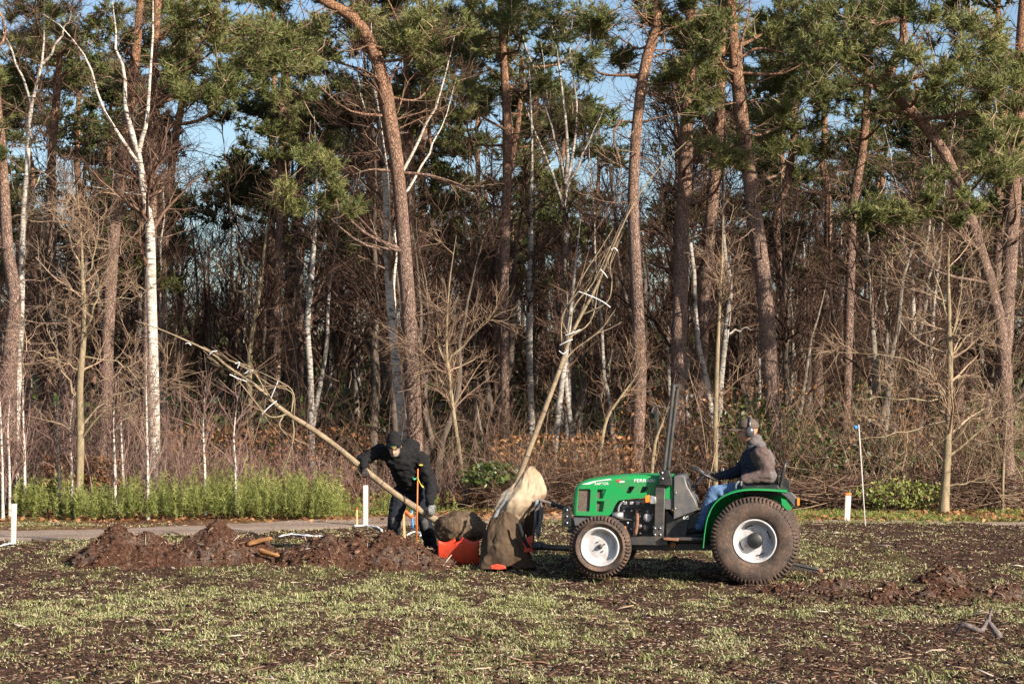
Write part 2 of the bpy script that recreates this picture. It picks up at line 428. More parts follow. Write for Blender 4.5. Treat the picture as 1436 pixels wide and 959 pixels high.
def pine(label, Y, pts, clumps=(), dead=(), group='pines at the edge of the wood', dens=1.0, tone=.5, stubs=12, dead_r=.035, tops=2, wf=.88):
    g = np.random.default_rng(int(pts[0][0] * 13 + Y * 7))
    T, r = trunk3(pts, Y); r = r * wf; fix_base(T, r)
    base = T[0] + np.array([0, 0, .06])
    root = thing('pine_tree', label, 'pine tree', base, group=group)
    a = Acc(); a.add(*trunk_mesh(T, r, 16, g)); link('trunk', a.mesh('pine_trunk', base, True), M['pine_bark'], root)
    fol = Acc(); tw = []; limbs = []; lr = []
    top = T[-1]
    cl = [(at(c[0], c[1], Y + (c[4] if len(c) > 4 else g.uniform(-1.2, 1.2))), c[2] / ppm(Y), c[3] / ppm(Y)) for c in clumps]
    for k in range(tops):                        # the crown goes on above the picture
        cl.append((top + np.array([g.normal() * 1.0, g.normal() * .8, g.uniform(.2, 1.8)]), g.uniform(.7, 1.1), g.uniform(.4, .6)))
    for c, rx, ry in cl:
        clump(fol, tw, c, rx, ry, dens, np.clip(tone + g.normal() * .08, 0, 1), g=g)
        limbs.append(limb_to(T, c, g)); lr.append(np.linspace(.042, .008, 8) * g.uniform(.7, 1.1))
    for d in dead:                               # bare limbs traced as pixel lines
        limbs.append(smooth_line([at(x, y, Y - .25 * i / max(1, len(d) - 1)) for i, (x, y) in enumerate(d)], 8)); lr.append(np.linspace(dead_r, .004, 8))
    ac = Acc()
    for q, rr in zip(limbs, lr):
        lb = Acc(); lb.add(*tubes(q[None], rr[None], 7)); link('limb', lb.mesh('pine_limb', base, True), M['pine_bark'], root)
    # short broken stubs and dry twigs down the trunk
    nb = stubs * 4
    P, Rr = spawn(T[None], r[None], nb, (.35, 1.5), (.35, .95), (60, 100), .05, .22, 6, .14, .007, -.02, g)
    ac.add(*tubes(P, np.minimum(Rr, .018), 4))
    P2, R2 = spawn(P, np.minimum(Rr, .014), 4, (.2, .7), (.3, 1), (25, 60), 0, .2, 4, .6, .005, 0, g)
    if limbs:
        P3, R3 = spawn(np.array(limbs), np.array(lr), 5, (.3, 1.1), (.35, 1), (30, 70), .05, .2, 4, .3, .006, 0, g)
        P2 = np.concatenate([P2, P3]); R2 = np.concatenate([R2, R3])
    link('stubs', ac.mesh('pine_stubs', base, True), M['pine_bark'], root)['kind'] = 'stuff'
    tt = Acc(); v, f = tubes(P2, R2, 3); tt.add(v, f, np.repeat(g.uniform(.45, 1., len(P2)), 4 * 3))
    if tw:
        Q = np.concatenate([q for q in tw]); v, f = tubes(Q, np.tile([.011, .008, .004], (len(Q), 1)), 3); tt.add(v, f, np.repeat(g.uniform(.2, .95, len(Q)), 9))
    link('twigs', tt.mesh('pine_twigs', base), M['twig'], root)['kind'] = 'stuff'
    if cl: link('crown', fol.mesh('pine_crown', base), M['needle'], root)['kind'] = 'stuff'
    return root

def bare_tree(label, name, cat, Y, pts, mat, limbs=(), n1=14, L1=(.6, 1.8), n2=6, n3=4, t1=(.35, 1), ang=(30, 65), up=.15, tone=.5, group=None, r1=.45, wig=.12, sides=10, L2=(.3, .9), twig='twig'):
    g = np.random.default_rng(int(pts[0][0] * 31 + Y * 3))
    T, r = trunk3(pts, Y, 20); fix_base(T, r); r = np.maximum(r * np.interp(np.arange(20), [0, 9, 14, 19], [1, .95, .72, .16]), .004)
    base = T[0] + np.array([0, 0, .06])
    root = thing(name, label, cat, base, group=group)
    a = Acc(); a.add(*trunk_mesh(T, r, sides, g, .03)); link('trunk', a.mesh('bare_trunk', base, True), mat, root)
    par = [T[None][:, ::2]]; pr = [r[None][:, ::2]]
    if limbs:
        ll = np.array([smooth_line([at(x, y, Y + dy * i / max(1, len(d) - 1)) for i, (x, y) in enumerate(d)], 10) for d, dy, _ in limbs])
        ll[:, 1:-1] += g.normal(size=ll[:, 1:-1].shape) * .022
        lr = np.array([np.linspace(wd * .42 / ppm(Y), .004, 10) for _, _, wd in limbs])
        for q, rr in zip(ll, lr):
            b = Acc(); b.add(*tubes(q[None], rr[None], 7)); link('limb', b.mesh('bare_limb', base, True), mat, root)
        par.append(ll); pr.append(lr)
    P1, R1 = spawn(par[0], pr[0], n1, L1, t1, ang, up, wig, 7, r1, .007, .02, g)
    if limbs:
        Pl, Rl = spawn(ll, lr, max(4, n1 // 3), (L1[0] * .7, L1[1] * .8), (.2, 1), ang, up, wig, 7, r1, .006, .02, g)
        P1 = np.concatenate([P1, Pl]); R1 = np.concatenate([R1, Rl])
    P2, R2 = spawn(P1, R1, n2, L2, (.2, 1), (25, 60), up * .5, .14, 5, .6, .005, .01, g)
    ac = Acc()
    v, f = tubes(P1, R1, 5); ac.add(v, f, np.repeat(np.clip(tone + g.normal(size=len(P1)) * .12, 0, 1), 7 * 5))
    v, f = tubes(P2, R2, 3); ac.add(v, f, np.repeat(np.clip(tone - .05 + g.normal(size=len(P2)) * .15, 0, 1), 5 * 3))
    if n3:
        P3, R3 = spawn(P2, R2, n3, (L2[0] * .6, L2[1] * .55), (.2, 1), (25, 55), up * .3, .14, 4, .7, .0038, 0, g)
        v, f = tubes(P3, R3, 3); ac.add(v, f, np.repeat(np.clip(tone - .1 + g.normal(size=len(P3)) * .15, 0, 1), 4 * 3))
    link('crown', ac.mesh('bare_crown', base), M[twig], root)['kind'] = 'stuff'
    return root

# --- pines one can tell apart (pixel lines, distance from their size and the ground they stand on)
pine('tall pine whose orange upper trunk bends over sideways, behind the stooping worker', 35.5,
     [(588, 700, 27), (583, 620, 25), (574, 460, 24), (560, 260, 22), (545, 160, 24), (531, 90, 22), (500, 30, 19), (452, 0, 15), (400, -40, 12), (360, -90, 9)],
     [(470, 40, 60, 40), (420, 90, 50, 45), (560, 50, 55, 40), (610, 40, 60, 40), (610, 110, 45, 32), (480, 280, 38, 28, -1.2), (440, 240, 46, 36, -1.4), (430, 275, 40, 26, -1.2)],
     [[(552, 243), (580, 243), (620, 250), (655, 262), (690, 258)], [(600, 246), (640, 262), (668, 275)], [(548, 240), (520, 238), (495, 245)], [(545, 150), (548, 110), (575, 70), (610, 40)], [(575, 445), (600, 440), (640, 430)]], tone=.55)
pine('slim straight pine with ochre flaking top, right behind the tractor bonnet', 35.0,
     [(890, 705, 22), (893, 640, 22), (897, 500, 21), (888, 300, 18), (893, 180, 17), (905, 90, 17), (922, 30, 15), (915, -20, 13), (925, -90, 10)],
     [(850, 40, 45, 35), (870, 95, 35, 30), (960, 60, 45, 40), (955, 20, 50, 30), (830, 90, 30, 25)],
     [[(888, 172), (868, 170), (860, 190), (864, 212), (873, 232), (866, 255), (880, 262)], [(900, 172), (925, 165), (950, 160)], [(905, 60), (940, 40), (962, 38)]], tone=.55, dead_r=.03)
pine('thick dark brown straight pine beside the roll bar', 36.5,
     [(948, 700, 33), (950, 620, 31), (953, 450, 29), (958, 300, 27), (964, 160, 25), (968, 60, 22), (972, -40, 18), (975, -120, 12)],
     [(985, 130, 40, 40, -1.3), (1005, 190, 32, 36, -1.4), (975, 70, 45, 40, -1), (1000, 30, 50, 40, -.8), (940, 110, 30, 25, -1), (1020, 215, 18, 22, -1.4), (930, 15, 45, 35)], wf=.74, tone=.62)
pine('reddish pine close behind the thick dark brown one', 40,
     [(978, 680, 22), (980, 600, 21), (986, 450, 20), (993, 350, 20), (1003, 240, 19), (1010, 150, 15), (1012, 40, 12)],
     [(1010, 110, 40, 30), (1040, 60, 45, 30)], tone=.35)
pine('stout pine leaning a little, trunk rising behind the driver', 35.2,
     [(1092, 705, 34), (1087, 620, 32), (1080, 520, 31), (1071, 400, 31), (1057, 290, 29), (1043, 190, 27), (1034, 110, 26), (1029, 60, 22), (1024, 0, 18), (1018, -80, 14)],
     [(1085, 35, 55, 36), (1130, 60, 60, 38), (1120, 150, 60, 40, .8), (1070, 110, 36, 26), (1180, 35, 55, 35, -.6), (1110, 215, 40, 30, 1.2), (1000, 60, 40, 40)],
     [[(1036, 100), (1040, 60), (1050, 20), (1052, -20)], [(1038, 82), (1062, 68), (1090, 72), (1105, 75)]], wf=.72, tone=.42)
pine('crooked pine whose trunk snakes up to a dark elbow, by the young tree', 33.6,
     [(1418, 712, 27), (1412, 640, 25), (1410, 560, 24), (1406, 480, 24), (1392, 410, 22), (1368, 330, 21), (1345, 260, 20), (1318, 205, 20), (1282, 160, 20), (1245, 122, 20), (1250, 95, 18), (1268, 50, 15), (1262, 0, 12), (1255, -60, 9)],
     [(1300, 105, 66, 36, -1.0), (1355, 120, 55, 30, -1.2), (1340, 60, 60, 40), (1230, 25, 60, 36), (1170, 75, 48, 32, -.6), (1225, 80, 50, 30, -.8), (1390, 40, 50, 40), (1400, 110, 40, 34, -.8), (1270, 275, 50, 34, -1.3), (1225, 300, 28, 20, -1.4), (1310, 255, 36, 26, -1.3), (1395, 215, 40, 36, -1.2), (1300, 20, 50, 35), (1345, 290, 28, 24, -1.2)],
     [[(1245, 124), (1215, 118), (1190, 122), (1175, 115)], [(1285, 160), (1250, 155), (1215, 162), (1175, 160)], [(1345, 255), (1320, 235), (1290, 250), (1250, 275)], [(1300, 185), (1330, 170), (1380, 150)]], wf=.78, tone=.55, dead_r=.032)
pine('broad pine trunk half hidden behind the crooked one', 36,
     [(1400, 690, 28), (1404, 560, 26), (1412, 430, 25), (1420, 300, 24), (1427, 180, 22), (1432, 60, 18), (1440, -60, 13)],
     [(1415, 190, 36, 40, -1.4), (1420, 250, 30, 40, -1.4), (1430, 140, 40, 40), (1380, 165, 40, 28), (1436, 70, 50, 40)], tone=.6)
pine('slim pale pink pine deep between bare stems', 41,
     [(1183, 690, 15), (1187, 560, 15), (1192, 400, 15), (1196, 290, 15), (1208, 220, 14), (1215, 150, 13), (1216, 60, 10)],
     [(1215, 110, 50, 30), (1170, 130, 50, 35), (1250, 150, 40, 30), (1190, 200, 60, 30, 1)], tone=.3)
pine('thin reddish pine forked low behind the stout leaning one', 43,
     [(1108, 690, 14), (1106, 520, 14), (1096, 380, 14), (1088, 310, 14), (1104, 255, 13), (1112, 200, 11), (1116, 120, 9)],
     [(1125, 150, 50, 35), (1090, 180, 50, 30)], tone=.28)
pine('paler of two straight pines standing trunk against trunk', 39,
     [(708, 690, 15), (708, 560, 15), (707, 400, 15), (711, 260, 15), (711, 170, 15), (706, 80, 11), (700, -20, 8)],
     [(690, 60, 55, 40), (740, 110, 40, 32), (640, 130, 50, 40), (720, 30, 60, 35), (610, 160, 40, 30), (660, 30, 55, 40)], tone=.36)
pine('darker of two straight pines standing trunk against trunk', 41.5,
     [(700, 685, 13), (697, 540, 13), (696, 400, 13), (722, 200, 11), (725, 150, 9)][:3] + [(713, 250, 11), (728, 160, 9), (732, 80, 8)],
     [(760, 150, 45, 34), (800, 170, 40, 34), (700, 140, 40, 30)], tone=.25)
pine('shaded pine standing just behind the tall bent one', 40,
     [(586, 690, 17), (580, 500, 17), (575, 340, 16), (574, 230, 15), (572, 150, 14), (570, 60, 11)],
     [(560, 130, 50, 34), (600, 80, 55, 40), (640, 60, 50, 40), (540, 20, 50, 36)], tone=.32)
pine('dark slender pine next to the white birch, behind the stooping worker', 42,
     [(528, 690, 16), (527, 540, 15), (524, 420, 15), (521, 300, 14), (517, 190, 12), (512, 100, 9)],
     [(500, 120, 50, 34), (470, 160, 45, 30), (540, 160, 40, 30)], tone=.28)
pine('slim pine beyond the held-up slanting tree, beside a bluish grey birch stem', 42,
     [(390, 680, 14), (388, 540, 13), (389, 420, 12), (393, 300, 12), (396, 180, 11), (398, 100, 8)],
     [(400, 150, 50, 45), (440, 130, 45, 40), (390, 70, 50, 40), (430, 40, 50, 40), (380, 200, 36, 30)], tone=.4)
pine('darker thin pine paired with the slim one beyond the slanting tree', 45,
     [(421, 680, 14), (420, 520, 13), (418, 400, 12), (420, 290, 11), (424, 180, 9)],
     [(440, 190, 50, 36), (480, 130, 40, 36)], tone=.25)
pine('pinkish pine pressed against the white birch above the green seedlings', 34.8,
     [(208, 700, 20), (209, 600, 19), (208, 450, 18), (212, 330, 17), (214, 200, 16), (216, 80, 14), (222, -10, 12), (225, -90, 9)],
     [(275, 60, 60, 40), (330, 50, 50, 36), (325, 115, 52, 34), (285, 130, 45, 30), (240, 30, 55, 40), (345, 85, 36, 30), (300, 20, 60, 36), (235, 110, 36, 26)],
     [[(218, 150), (250, 135), (290, 120), (330, 105)], [(216, 60), (255, 30), (300, 75), (320, 105)]], tone=.55)
pine('leaning brown pine between the bright white birch and the straw-coloured young tree', 37.5,
     [(145, 690, 20), (150, 520, 19), (154, 420, 19), (162, 310, 19), (172, 230, 18), (182, 140, 17), (192, 60, 14), (198, -20, 10)],
     [(190, 60, 50, 36), (150, 40, 40, 30), (240, 80, 45, 34), (165, 110, 32, 22)],
     [[(170, 240), (140, 225), (105, 222), (80, 230)]], tone=.45)
pine('pine with a leaning bare top deeper in past the bright white birch', 44,
     [(222, 680, 15), (224, 500, 14), (228, 380, 14), (237, 270, 13), (247, 190, 12), (254, 150, 11), (262, 80, 8)],
     [(270, 130, 45, 30), (310, 150, 50, 30), (250, 90, 40, 30)], tone=.35)
pine('orange pine with a ragged low crown at the sunny end of the wood', 40.5,
     [(64, 690, 16), (65, 520, 16), (66, 430, 15), (70, 300, 15), (73, 220, 14), (79, 140, 13), (84, 80, 9)],
     [(40, 75, 55, 34), (90, 60, 50, 34), (115, 95, 40, 28), (20, 110, 40, 26), (70, 120, 40, 24), (100, 30, 45, 28)],
     [[(76, 190), (100, 175), (125, 165)], [(74, 200), (60, 160), (30, 140)]], tone=.48)
pine('scarred pine trunk with a bulging yellowed side beside the birch saplings', 34.2,
     [(8, 700, 27), (12, 600, 25), (14, 500, 24), (20, 440, 21), (19, 400, 20), (11, 350, 19), (8, 300, 17), (2, 200, 14), (-10, 80, 10)],
     [(-20, 90, 50, 40), (-30, 200, 40, 40)], stubs=3, tone=.45)

# --- birches and other bare trees one can tell apart
def birch(label, Y, pts, limbs=(), **k):
    return bare_tree(label, 'birch_tree', 'birch tree', Y, pts, M['birch' if 'white' in label else 'birch_grey'], limbs, group='birches of the wood', **k)
birch('bright white birch forking high up, rooted behind the green seedlings', 33.6,
      [(218, 700, 19), (217, 640, 17), (215, 520, 16), (212, 400, 15), (210, 320, 15), (202, 270, 14), (195, 215, 13), (190, 200, 12)],
      [([(195, 215), (180, 170), (170, 100), (163, 50), (155, -30)], .4, 11), ([(195, 212), (206, 170), (210, 100), (214, 20), (216, -40)], -.3, 9), ([(198, 235), (165, 190), (140, 140), (125, 90), (100, 50), (60, 20)], -.5, 7), ([(203, 280), (180, 270), (130, 262)], -.2, 4)],
      n1=22, L1=(.8, 2.0), t1=(.45, 1), up=.25, tone=.45)
birch('thin white birch with a wavering stem, outermost of the wood', 36,
      [(20, 690, 9), (25, 560, 9), (30, 440, 9), (32, 330, 9), (38, 240, 9), (42, 160, 8), (60, 80, 7), (62, 0, 6)],
      [([(45, 150), (25, 90), (8, 50), (-10, 20)], .3, 5), ([(60, 90), (85, 50), (98, 20), (100, -10)], -.3, 5), ([(32, 330), (50, 260), (75, 210)], -.2, 4)], n1=16, L1=(.6, 1.5), tone=.55)
birch('white birch with peeling bark right beside the tall bent pine', 35.9,
      [(570, 700, 15), (565, 600, 14), (556, 520, 13), (547, 420, 13), (543, 330, 12), (540, 240, 11), (528, 150, 9), (522, 80, 7), (520, 10, 5)],
      [([(550, 450), (553, 380), (556, 330), (565, 280)], .3, 7), ([(541, 250), (520, 180), (500, 100)], -.3, 5), ([(565, 240), (590, 190), (615, 140), (630, 80), (645, 20)], -.4, 6), ([(570, 270), (600, 215), (620, 180), (640, 110)], .3, 5)], n1=18, L1=(.7, 1.6), t1=(.4, 1), tone=.5)
birch('bluish grey birch stem with a gentle bow, beneath the slanting held tree', 38,
      [(437, 690, 10), (437, 620, 10), (435, 520, 9), (431, 460, 9), (436, 400, 9), (441, 330, 8), (444, 250, 7), (440, 150, 5)], (), n1=18, L1=(.7, 1.6), tone=.4)
birch('freckled birch with two bare arms spread like a Y among bare stems', 38.5,
      [(1285, 690, 11), (1283, 560, 11), (1280, 460, 11), (1278, 390, 11), (1280, 380, 9)],
      [([(1279, 392), (1268, 340), (1262, 300), (1255, 250), (1240, 180)], .3, 8), ([(1280, 390), (1295, 360), (1303, 310), (1308, 250), (1305, 170)], -.3, 8)], n1=10, L1=(.8, 1.6), t1=(.5, 1), tone=.5)
birch('slim pale birch behind the slim tan sapling near the steering wheel', 38,
      [(1004, 690, 10), (1007, 600, 10), (1012, 520, 9), (1020, 450, 9), (1024, 400, 9), (1016, 350, 7), (1014, 280, 6), (1020, 180, 4)],
      [([(1016, 470), (1040, 462), (1065, 460)], 0, 5), ([(1015, 450), (1035, 430), (1065, 425)], 0, 4)], n1=10, L1=(.6, 1.3), tone=.6)
birch('dark-flecked birch shaft between the twin pines and the leaning bundled tree', 40,
      [(748, 690, 11), (745, 580, 10), (742, 480, 10), (744, 380, 10), (744, 300, 9), (746, 200, 7), (742, 90, 5)], (), n1=20, L1=(.8, 1.8), tone=.3)
birch('many-stemmed birch fanning out at the top, dark branches', 41,
      [(797, 690, 13), (796, 560, 12), (794, 440, 12), (793, 330, 11), (793, 250, 10)],
      [([(793, 260), (775, 180), (745, 90), (720, 20), (700, -40)], .5, 7), ([(793, 255), (792, 160), (780, 70), (770, -20)], -.4, 7), ([(794, 270), (810, 180), (800, 80), (805, -10)], .4, 6), ([(793, 270), (830, 190), (860, 110)], 0, 5), ([(793, 300), (760, 210), (725, 130), (690, 50)], -.5, 6), ([(795, 280), (770, 150), (755, 40)], .2, 5)], n1=14, L1=(.8, 1.8), t1=(.5, 1), ang=(15, 40), up=.4, tone=.33)
birch('pale birch stem hidden partly by the leaning bundled tree, slightly tilted', 37.5,
      [(772, 700, 9), (778, 630, 9), (785, 560, 9), (793, 500, 8), (800, 440, 8), (806, 380, 7), (815, 300, 5)], (), n1=12, L1=(.6, 1.2), tone=.5)
birch('second pale stem curving just past the leaning bundled tree', 38,
      [(808, 700, 9), (806, 640, 9), (798, 580, 8), (793, 530, 8), (797, 460, 7), (803, 400, 6)], (), n1=10, L1=(.6, 1.2), tone=.5)
YT = dict(name='young_tree', cat='young tree', mat=M['tan_bark'], group='young bare trees at the edge of the wood')
bare_tree('tan young tree with wide level branches, standing alone on the mossy verge', pts=[(1323, 717, 14), (1327, 660, 12), (1330, 600, 11), (1332, 520, 10), (1331, 440, 8), (1330, 360, 6), (1334, 290, 4)], Y=32.6, limbs=[
    ([(1330, 625), (1360, 590), (1400, 560), (1436, 530)], -.6, 5), ([(1330, 640), (1380, 600), (1436, 560)], .3, 5), ([(1325, 680), (1360, 678), (1400, 672)], 0, 4), ([(1331, 560), (1300, 520), (1250, 500), (1200, 495)], .5, 5),
    ([(1331, 560), (1270, 558), (1200, 560)], -.4, 4), ([(1330, 590), (1290, 600), (1240, 612), (1190, 617)], -.3, 4), ([(1331, 500), (1360, 470), (1400, 450), (1440, 445)], .2, 4), ([(1331, 440), (1300, 400), (1260, 380)], .3, 4), ([(1331, 480), (1345, 430), (1350, 380), (1380, 340)], -.3, 4), ([(1331, 450), (1310, 380), (1300, 330)], -.2, 3)],
    n1=16, L1=(.8, 1.9), t1=(.2, 1), ang=(50, 80), up=.12, tone=.85, n2=7, **YT)
bare_tree('straw-coloured young tree with tangled level twigs, rooted among birch saplings', pts=[(108, 731, 13), (111, 690, 11), (113, 620, 11), (112, 540, 10), (118, 460, 9), (116, 390, 8), (114, 330, 5), (108, 260, 3)], Y=31.5, limbs=[
    ([(117, 465), (132, 430), (145, 390), (175, 350)], -.4, 5), ([(113, 600), (150, 560), (190, 545), (235, 540)], .4, 4), ([(112, 620), (150, 575), (200, 560), (230, 555)], -.3, 4), ([(118, 500), (170, 510), (205, 530)], 0, 3), ([(114, 380), (90, 320), (70, 280)], .2, 4), ([(115, 400), (135, 340), (150, 290)], -.2, 3), ([(112, 560), (80, 500), (55, 440)], .3, 4), ([(113, 520), (70, 500), (30, 490)], -.3, 3), ([(116, 430), (160, 420), (205, 415)], .2, 3)],
    n1=16, L1=(.7, 1.7), t1=(.25, 1), ang=(50, 85), up=.1, tone=.8, n2=7, **YT)
bare_tree('slim straight tan sapling in line with the steering wheel', pts=[(1003, 703, 8), (1003, 640, 8), (1004, 560, 7), (1008, 450, 6), (1012, 380, 5), (1014, 300, 4)], Y=34, n1=12, L1=(.5, 1.3), t1=(.4, 1), ang=(40, 70), tone=.8, **YT)
bare_tree('spindly forked bare tree between the tall bent pine and the leaning bundled tree', pts=[(652, 700, 6), (645, 640, 6), (636, 580, 6), (630, 530, 6), (626, 480, 5), (630, 400, 4), (640, 330, 3)], Y=34.5, limbs=[([(630, 530), (615, 480), (610, 430)], .2, 4), ([(628, 510), (660, 470), (690, 440)], -.2, 4), ([(633, 560), (600, 500), (575, 470)], .3, 3)], n1=16, L1=(.5, 1.3), ang=(40, 75), tone=.75, **YT)
bare_tree('spindly bare tree with a dark curved main branch, beyond the slanting tree', pts=[(355, 690, 9), (352, 600, 8), (350, 500, 8), (362, 420, 7), (372, 340, 6), (385, 260, 5)], Y=40, n1=22, L1=(.8, 2.0), tone=.28, limbs=[([(352, 420), (310, 380), (285, 330)], .2, 6), ([(355, 400), (330, 330), (318, 260)], .2, 5)], **YT)
bare_tree('crooked dry stick of a tree, barkless and pale, right behind the bonnet', pts=[(912, 702, 6), (914, 660, 6), (919, 620, 5), (930, 590, 4), (933, 575, 3)], Y=33.5, n1=3, L1=(.2, .4), n2=2, n3=0, tone=.9, **YT)
bare_tree('slender bare tree bowed over the brush by the tractor bonnet', pts=[(840, 700, 5), (842, 640, 5), (850, 590, 5), (868, 560, 4), (890, 530, 3), (905, 500, 2)], Y=34.2, n1=12, L1=(.4, 1.0), tone=.7, **YT)
bare_tree('thin tan sapling next to the crooked pine foot', pts=[(1406, 715, 4), (1407, 660, 4), (1411, 600, 3), (1416, 540, 3)], Y=32.9, n1=7, L1=(.3, .8), tone=.8, **YT)
# slim pale birch saplings along the seedling strip
for i, (x, y0, y1, Y) in enumerate([(3, 722, 590, 31.2), (13, 716, 600, 31.6), (34, 700, 560, 31.8), (82, 702, 580, 32.0), (161, 712, 590, 32.0), (207, 722, 560, 31.2), (100, 690, 600, 32.4), (287, 705, 600, 32.2), (172, 700, 610, 32.5), (330, 706, 610, 32)]):
    bare_tree('slim pale birch sapling among the green seedlings', 'birch_sapling', 'birch sapling', Y,
              [(x + 1, y0, 5), (x, (y0 + y1) / 2, 4), (x - 2, y1, 3), (x - 4 + (i * 7) % 11, y1 - 60, 1.6)], M['birch'], n1=16, L1=(.4, 1.0), t1=(.15, 1), ang=(20, 45), up=.3, n2=4, n3=0, tone=.6, group='birch saplings on the verge', sides=6, twig='twig_purple')

# --- trees deeper in the wood: a few kinds, copied
def copy_tree(src, loc, rz, s, label=None):
    r = src.copy(); col.objects.link(r); r.location = loc; r.rotation_euler = (0, 0, rz); r.scale = (s, s, s)
    for ch in src.children:
        c = ch.copy(); col.objects.link(c); c.parent = r
    return r
def deep_pine(seed):
    g = np.random.default_rng(seed)
    Hh = g.uniform(11, 13)
    z = np.linspace(0, Hh, 18); T = np.stack([np.cumsum(g.normal(size=18) * .07), np.cumsum(g.normal(size=18) * .07), z], 1); T -= T[0]
    r = np.linspace(.17, .05, 18)
    root = thing('pine_tree', 'slender pine deep in the wood with a shaded crown', 'pine tree', group='pines deep in the wood')
    a = Acc(); a.add(*trunk_mesh(T, r, 8, g)); link('trunk', a.mesh('deep_pine_trunk', (0, 0, 0), True), M['pine_bark'], root)
    fol = Acc(); tw = []; lim = []
    for k in range(10):
        h = g.uniform(.5, 1.0) * Hh; an = g.uniform(0, 6.28); d = g.uniform(.5, 2.0) * (1.25 - h / Hh * .6)
        i = int(h / Hh * 17); c = T[i] + np.array([math.cos(an) * d, math.sin(an) * d, g.uniform(.1, .6)])
        clump(fol, tw, c, g.uniform(.7, 1.1), g.uniform(.35, .55), .8, .5 + g.normal() * .12, L=.15, wd=.022, nn=8, g=g)
        lim.append(limb_to(T, c, g))
    P, Rr = spawn(T[None], r[None], 36, (.4, 1.6), (.2, .8), (60, 100), 0, .2, 6, .15, .01, -.02, g)
    tt = Acc(); v, f = tubes(np.array(lim), np.tile(np.linspace(.05, .015, 8), (len(lim), 1)), 4); tt.add(v, f, .3)
    v, f = tubes(P, np.minimum(Rr, .018), 3); tt.add(v, f, .3)
    link('limbs', tt.mesh('deep_pine_limbs'), M['twig'], root)['kind'] = 'stuff'
    link('crown', fol.mesh('deep_pine_crown'), M['needle_shaded'], root)['kind'] = 'stuff'
    return root
def deep_bare(seed, mat, label, tone, Hh, multi=1):
    g = np.random.default_rng(seed)
    root = thing('bare_tree', label, 'bare tree', group='bare trees deep in the wood')
    z = np.linspace(0, Hh, 14); Ts = []
    for k in range(multi):
        lean = g.normal(size=2) * (.04 if multi == 1 else .10)
        t = np.stack([np.cumsum(g.normal(size=14) * .055) + z * lean[0], np.cumsum(g.normal(size=14) * .055) + z * lean[1], z * g.uniform(.8, 1)], 1); t -= t[0]; t[:, :2] += g.normal(size=2) * .1 * (multi > 1); Ts.append(t)
    Ts = np.array(Ts); r = np.tile(np.linspace(.095, .008, 14), (multi, 1)) * g.uniform(.7, 1.15, (multi, 1))
    for k in range(multi):
        a = Acc(); a.add(*trunk_mesh(Ts[k], r[k], 8, g, .03)); link('trunk' if multi == 1 else 'stem', a.mesh('deep_bare_trunk', (0, 0, 0), True), mat, root)
    P1, R1 = spawn(Ts, r, 20 // multi + 4, (1.0, 2.8), (.25, 1), (25, 60), .25, .15, 7, .45, .012, .03, g)
    P2, R2 = spawn(P1, R1, 6, (.5, 1.4), (.15, 1), (25, 60), .12, .16, 5, .6, .009, .02, g)
    P3, R3 = spawn(P2, R2, 5, (.3, .9), (.2, 1), (25, 55), .08, .16, 4, .7, .005, 0, g)
    ac = Acc()
    for P, Q, s_ in ((P1, R1, 4), (P2, R2, 3), (P3, R3, 3)):
        v, f = tubes(P, Q, s_); ac.add(v, f, np.repeat(np.clip(tone + g.normal(size=len(P)) * .12, 0, 1), P.shape[1] * s_))
    link('crown', ac.mesh('deep_bare_crown'), M['twig'], root)['kind'] = 'stuff'
    return root
DP = [deep_pine(s) for s in (1, 2, 3)]
LB = ['dark slender bare tree deep in the wood', 'pale flecked birch deep in the wood', 'many-stemmed bare tree deep in the wood']
DB = [deep_bare(11, M['dark_bark'], LB[0], .18, 9), deep_bare(12, M['grey_bark'], LB[0], .25, 8), deep_bare(13, M['birch_grey'], LB[1], .3, 9), deep_bare(14, M['birch_grey'], LB[1], .35, 7.5), deep_bare(15, M['dark_bark'], LB[2], .22, 7, 4), deep_bare(16, M['grey_bark'], LB[2], .3, 6, 4)]
grd = np.random.default_rng(99)
used = set()
def place(src, px, Y, s):
    x = (px - 718) / F_PX * Y
    loc = (x, Y, float(terrain(x, Y)) - .05); rz = grd.uniform(0, 6.28)
    if src.name in used: copy_tree(src, loc, rz, s)
    else:
        used.add(src.name); src.location = loc; src.rotation_euler = (0, 0, rz); src.scale = (s, s, s)
xs = np.linspace(-60, 1500, 44)
for i, x in enumerate(xs):                        # shaded pines, thinner above the open gap on the sunny side
    if 235 < x < 340 or 600 < x < 650 or 880 < x < 930: continue
    place(DP[i % 3], x + grd.uniform(-25, 25), grd.uniform(42, 66), grd.uniform(.8, 1.08))
xs = np.linspace(-40, 1476, 92)
for i, x in enumerate(xs):
    place(DB[[0, 2, 1, 4, 3, 5, 0, 2, 4][i % 9]], x + grd.uniform(-14, 14), grd.uniform(37, 58), grd.uniform(.7, 1.15) * (.9 if 225 < x < 365 or 590 < x < 690 or 740 < x < 890 else 1))

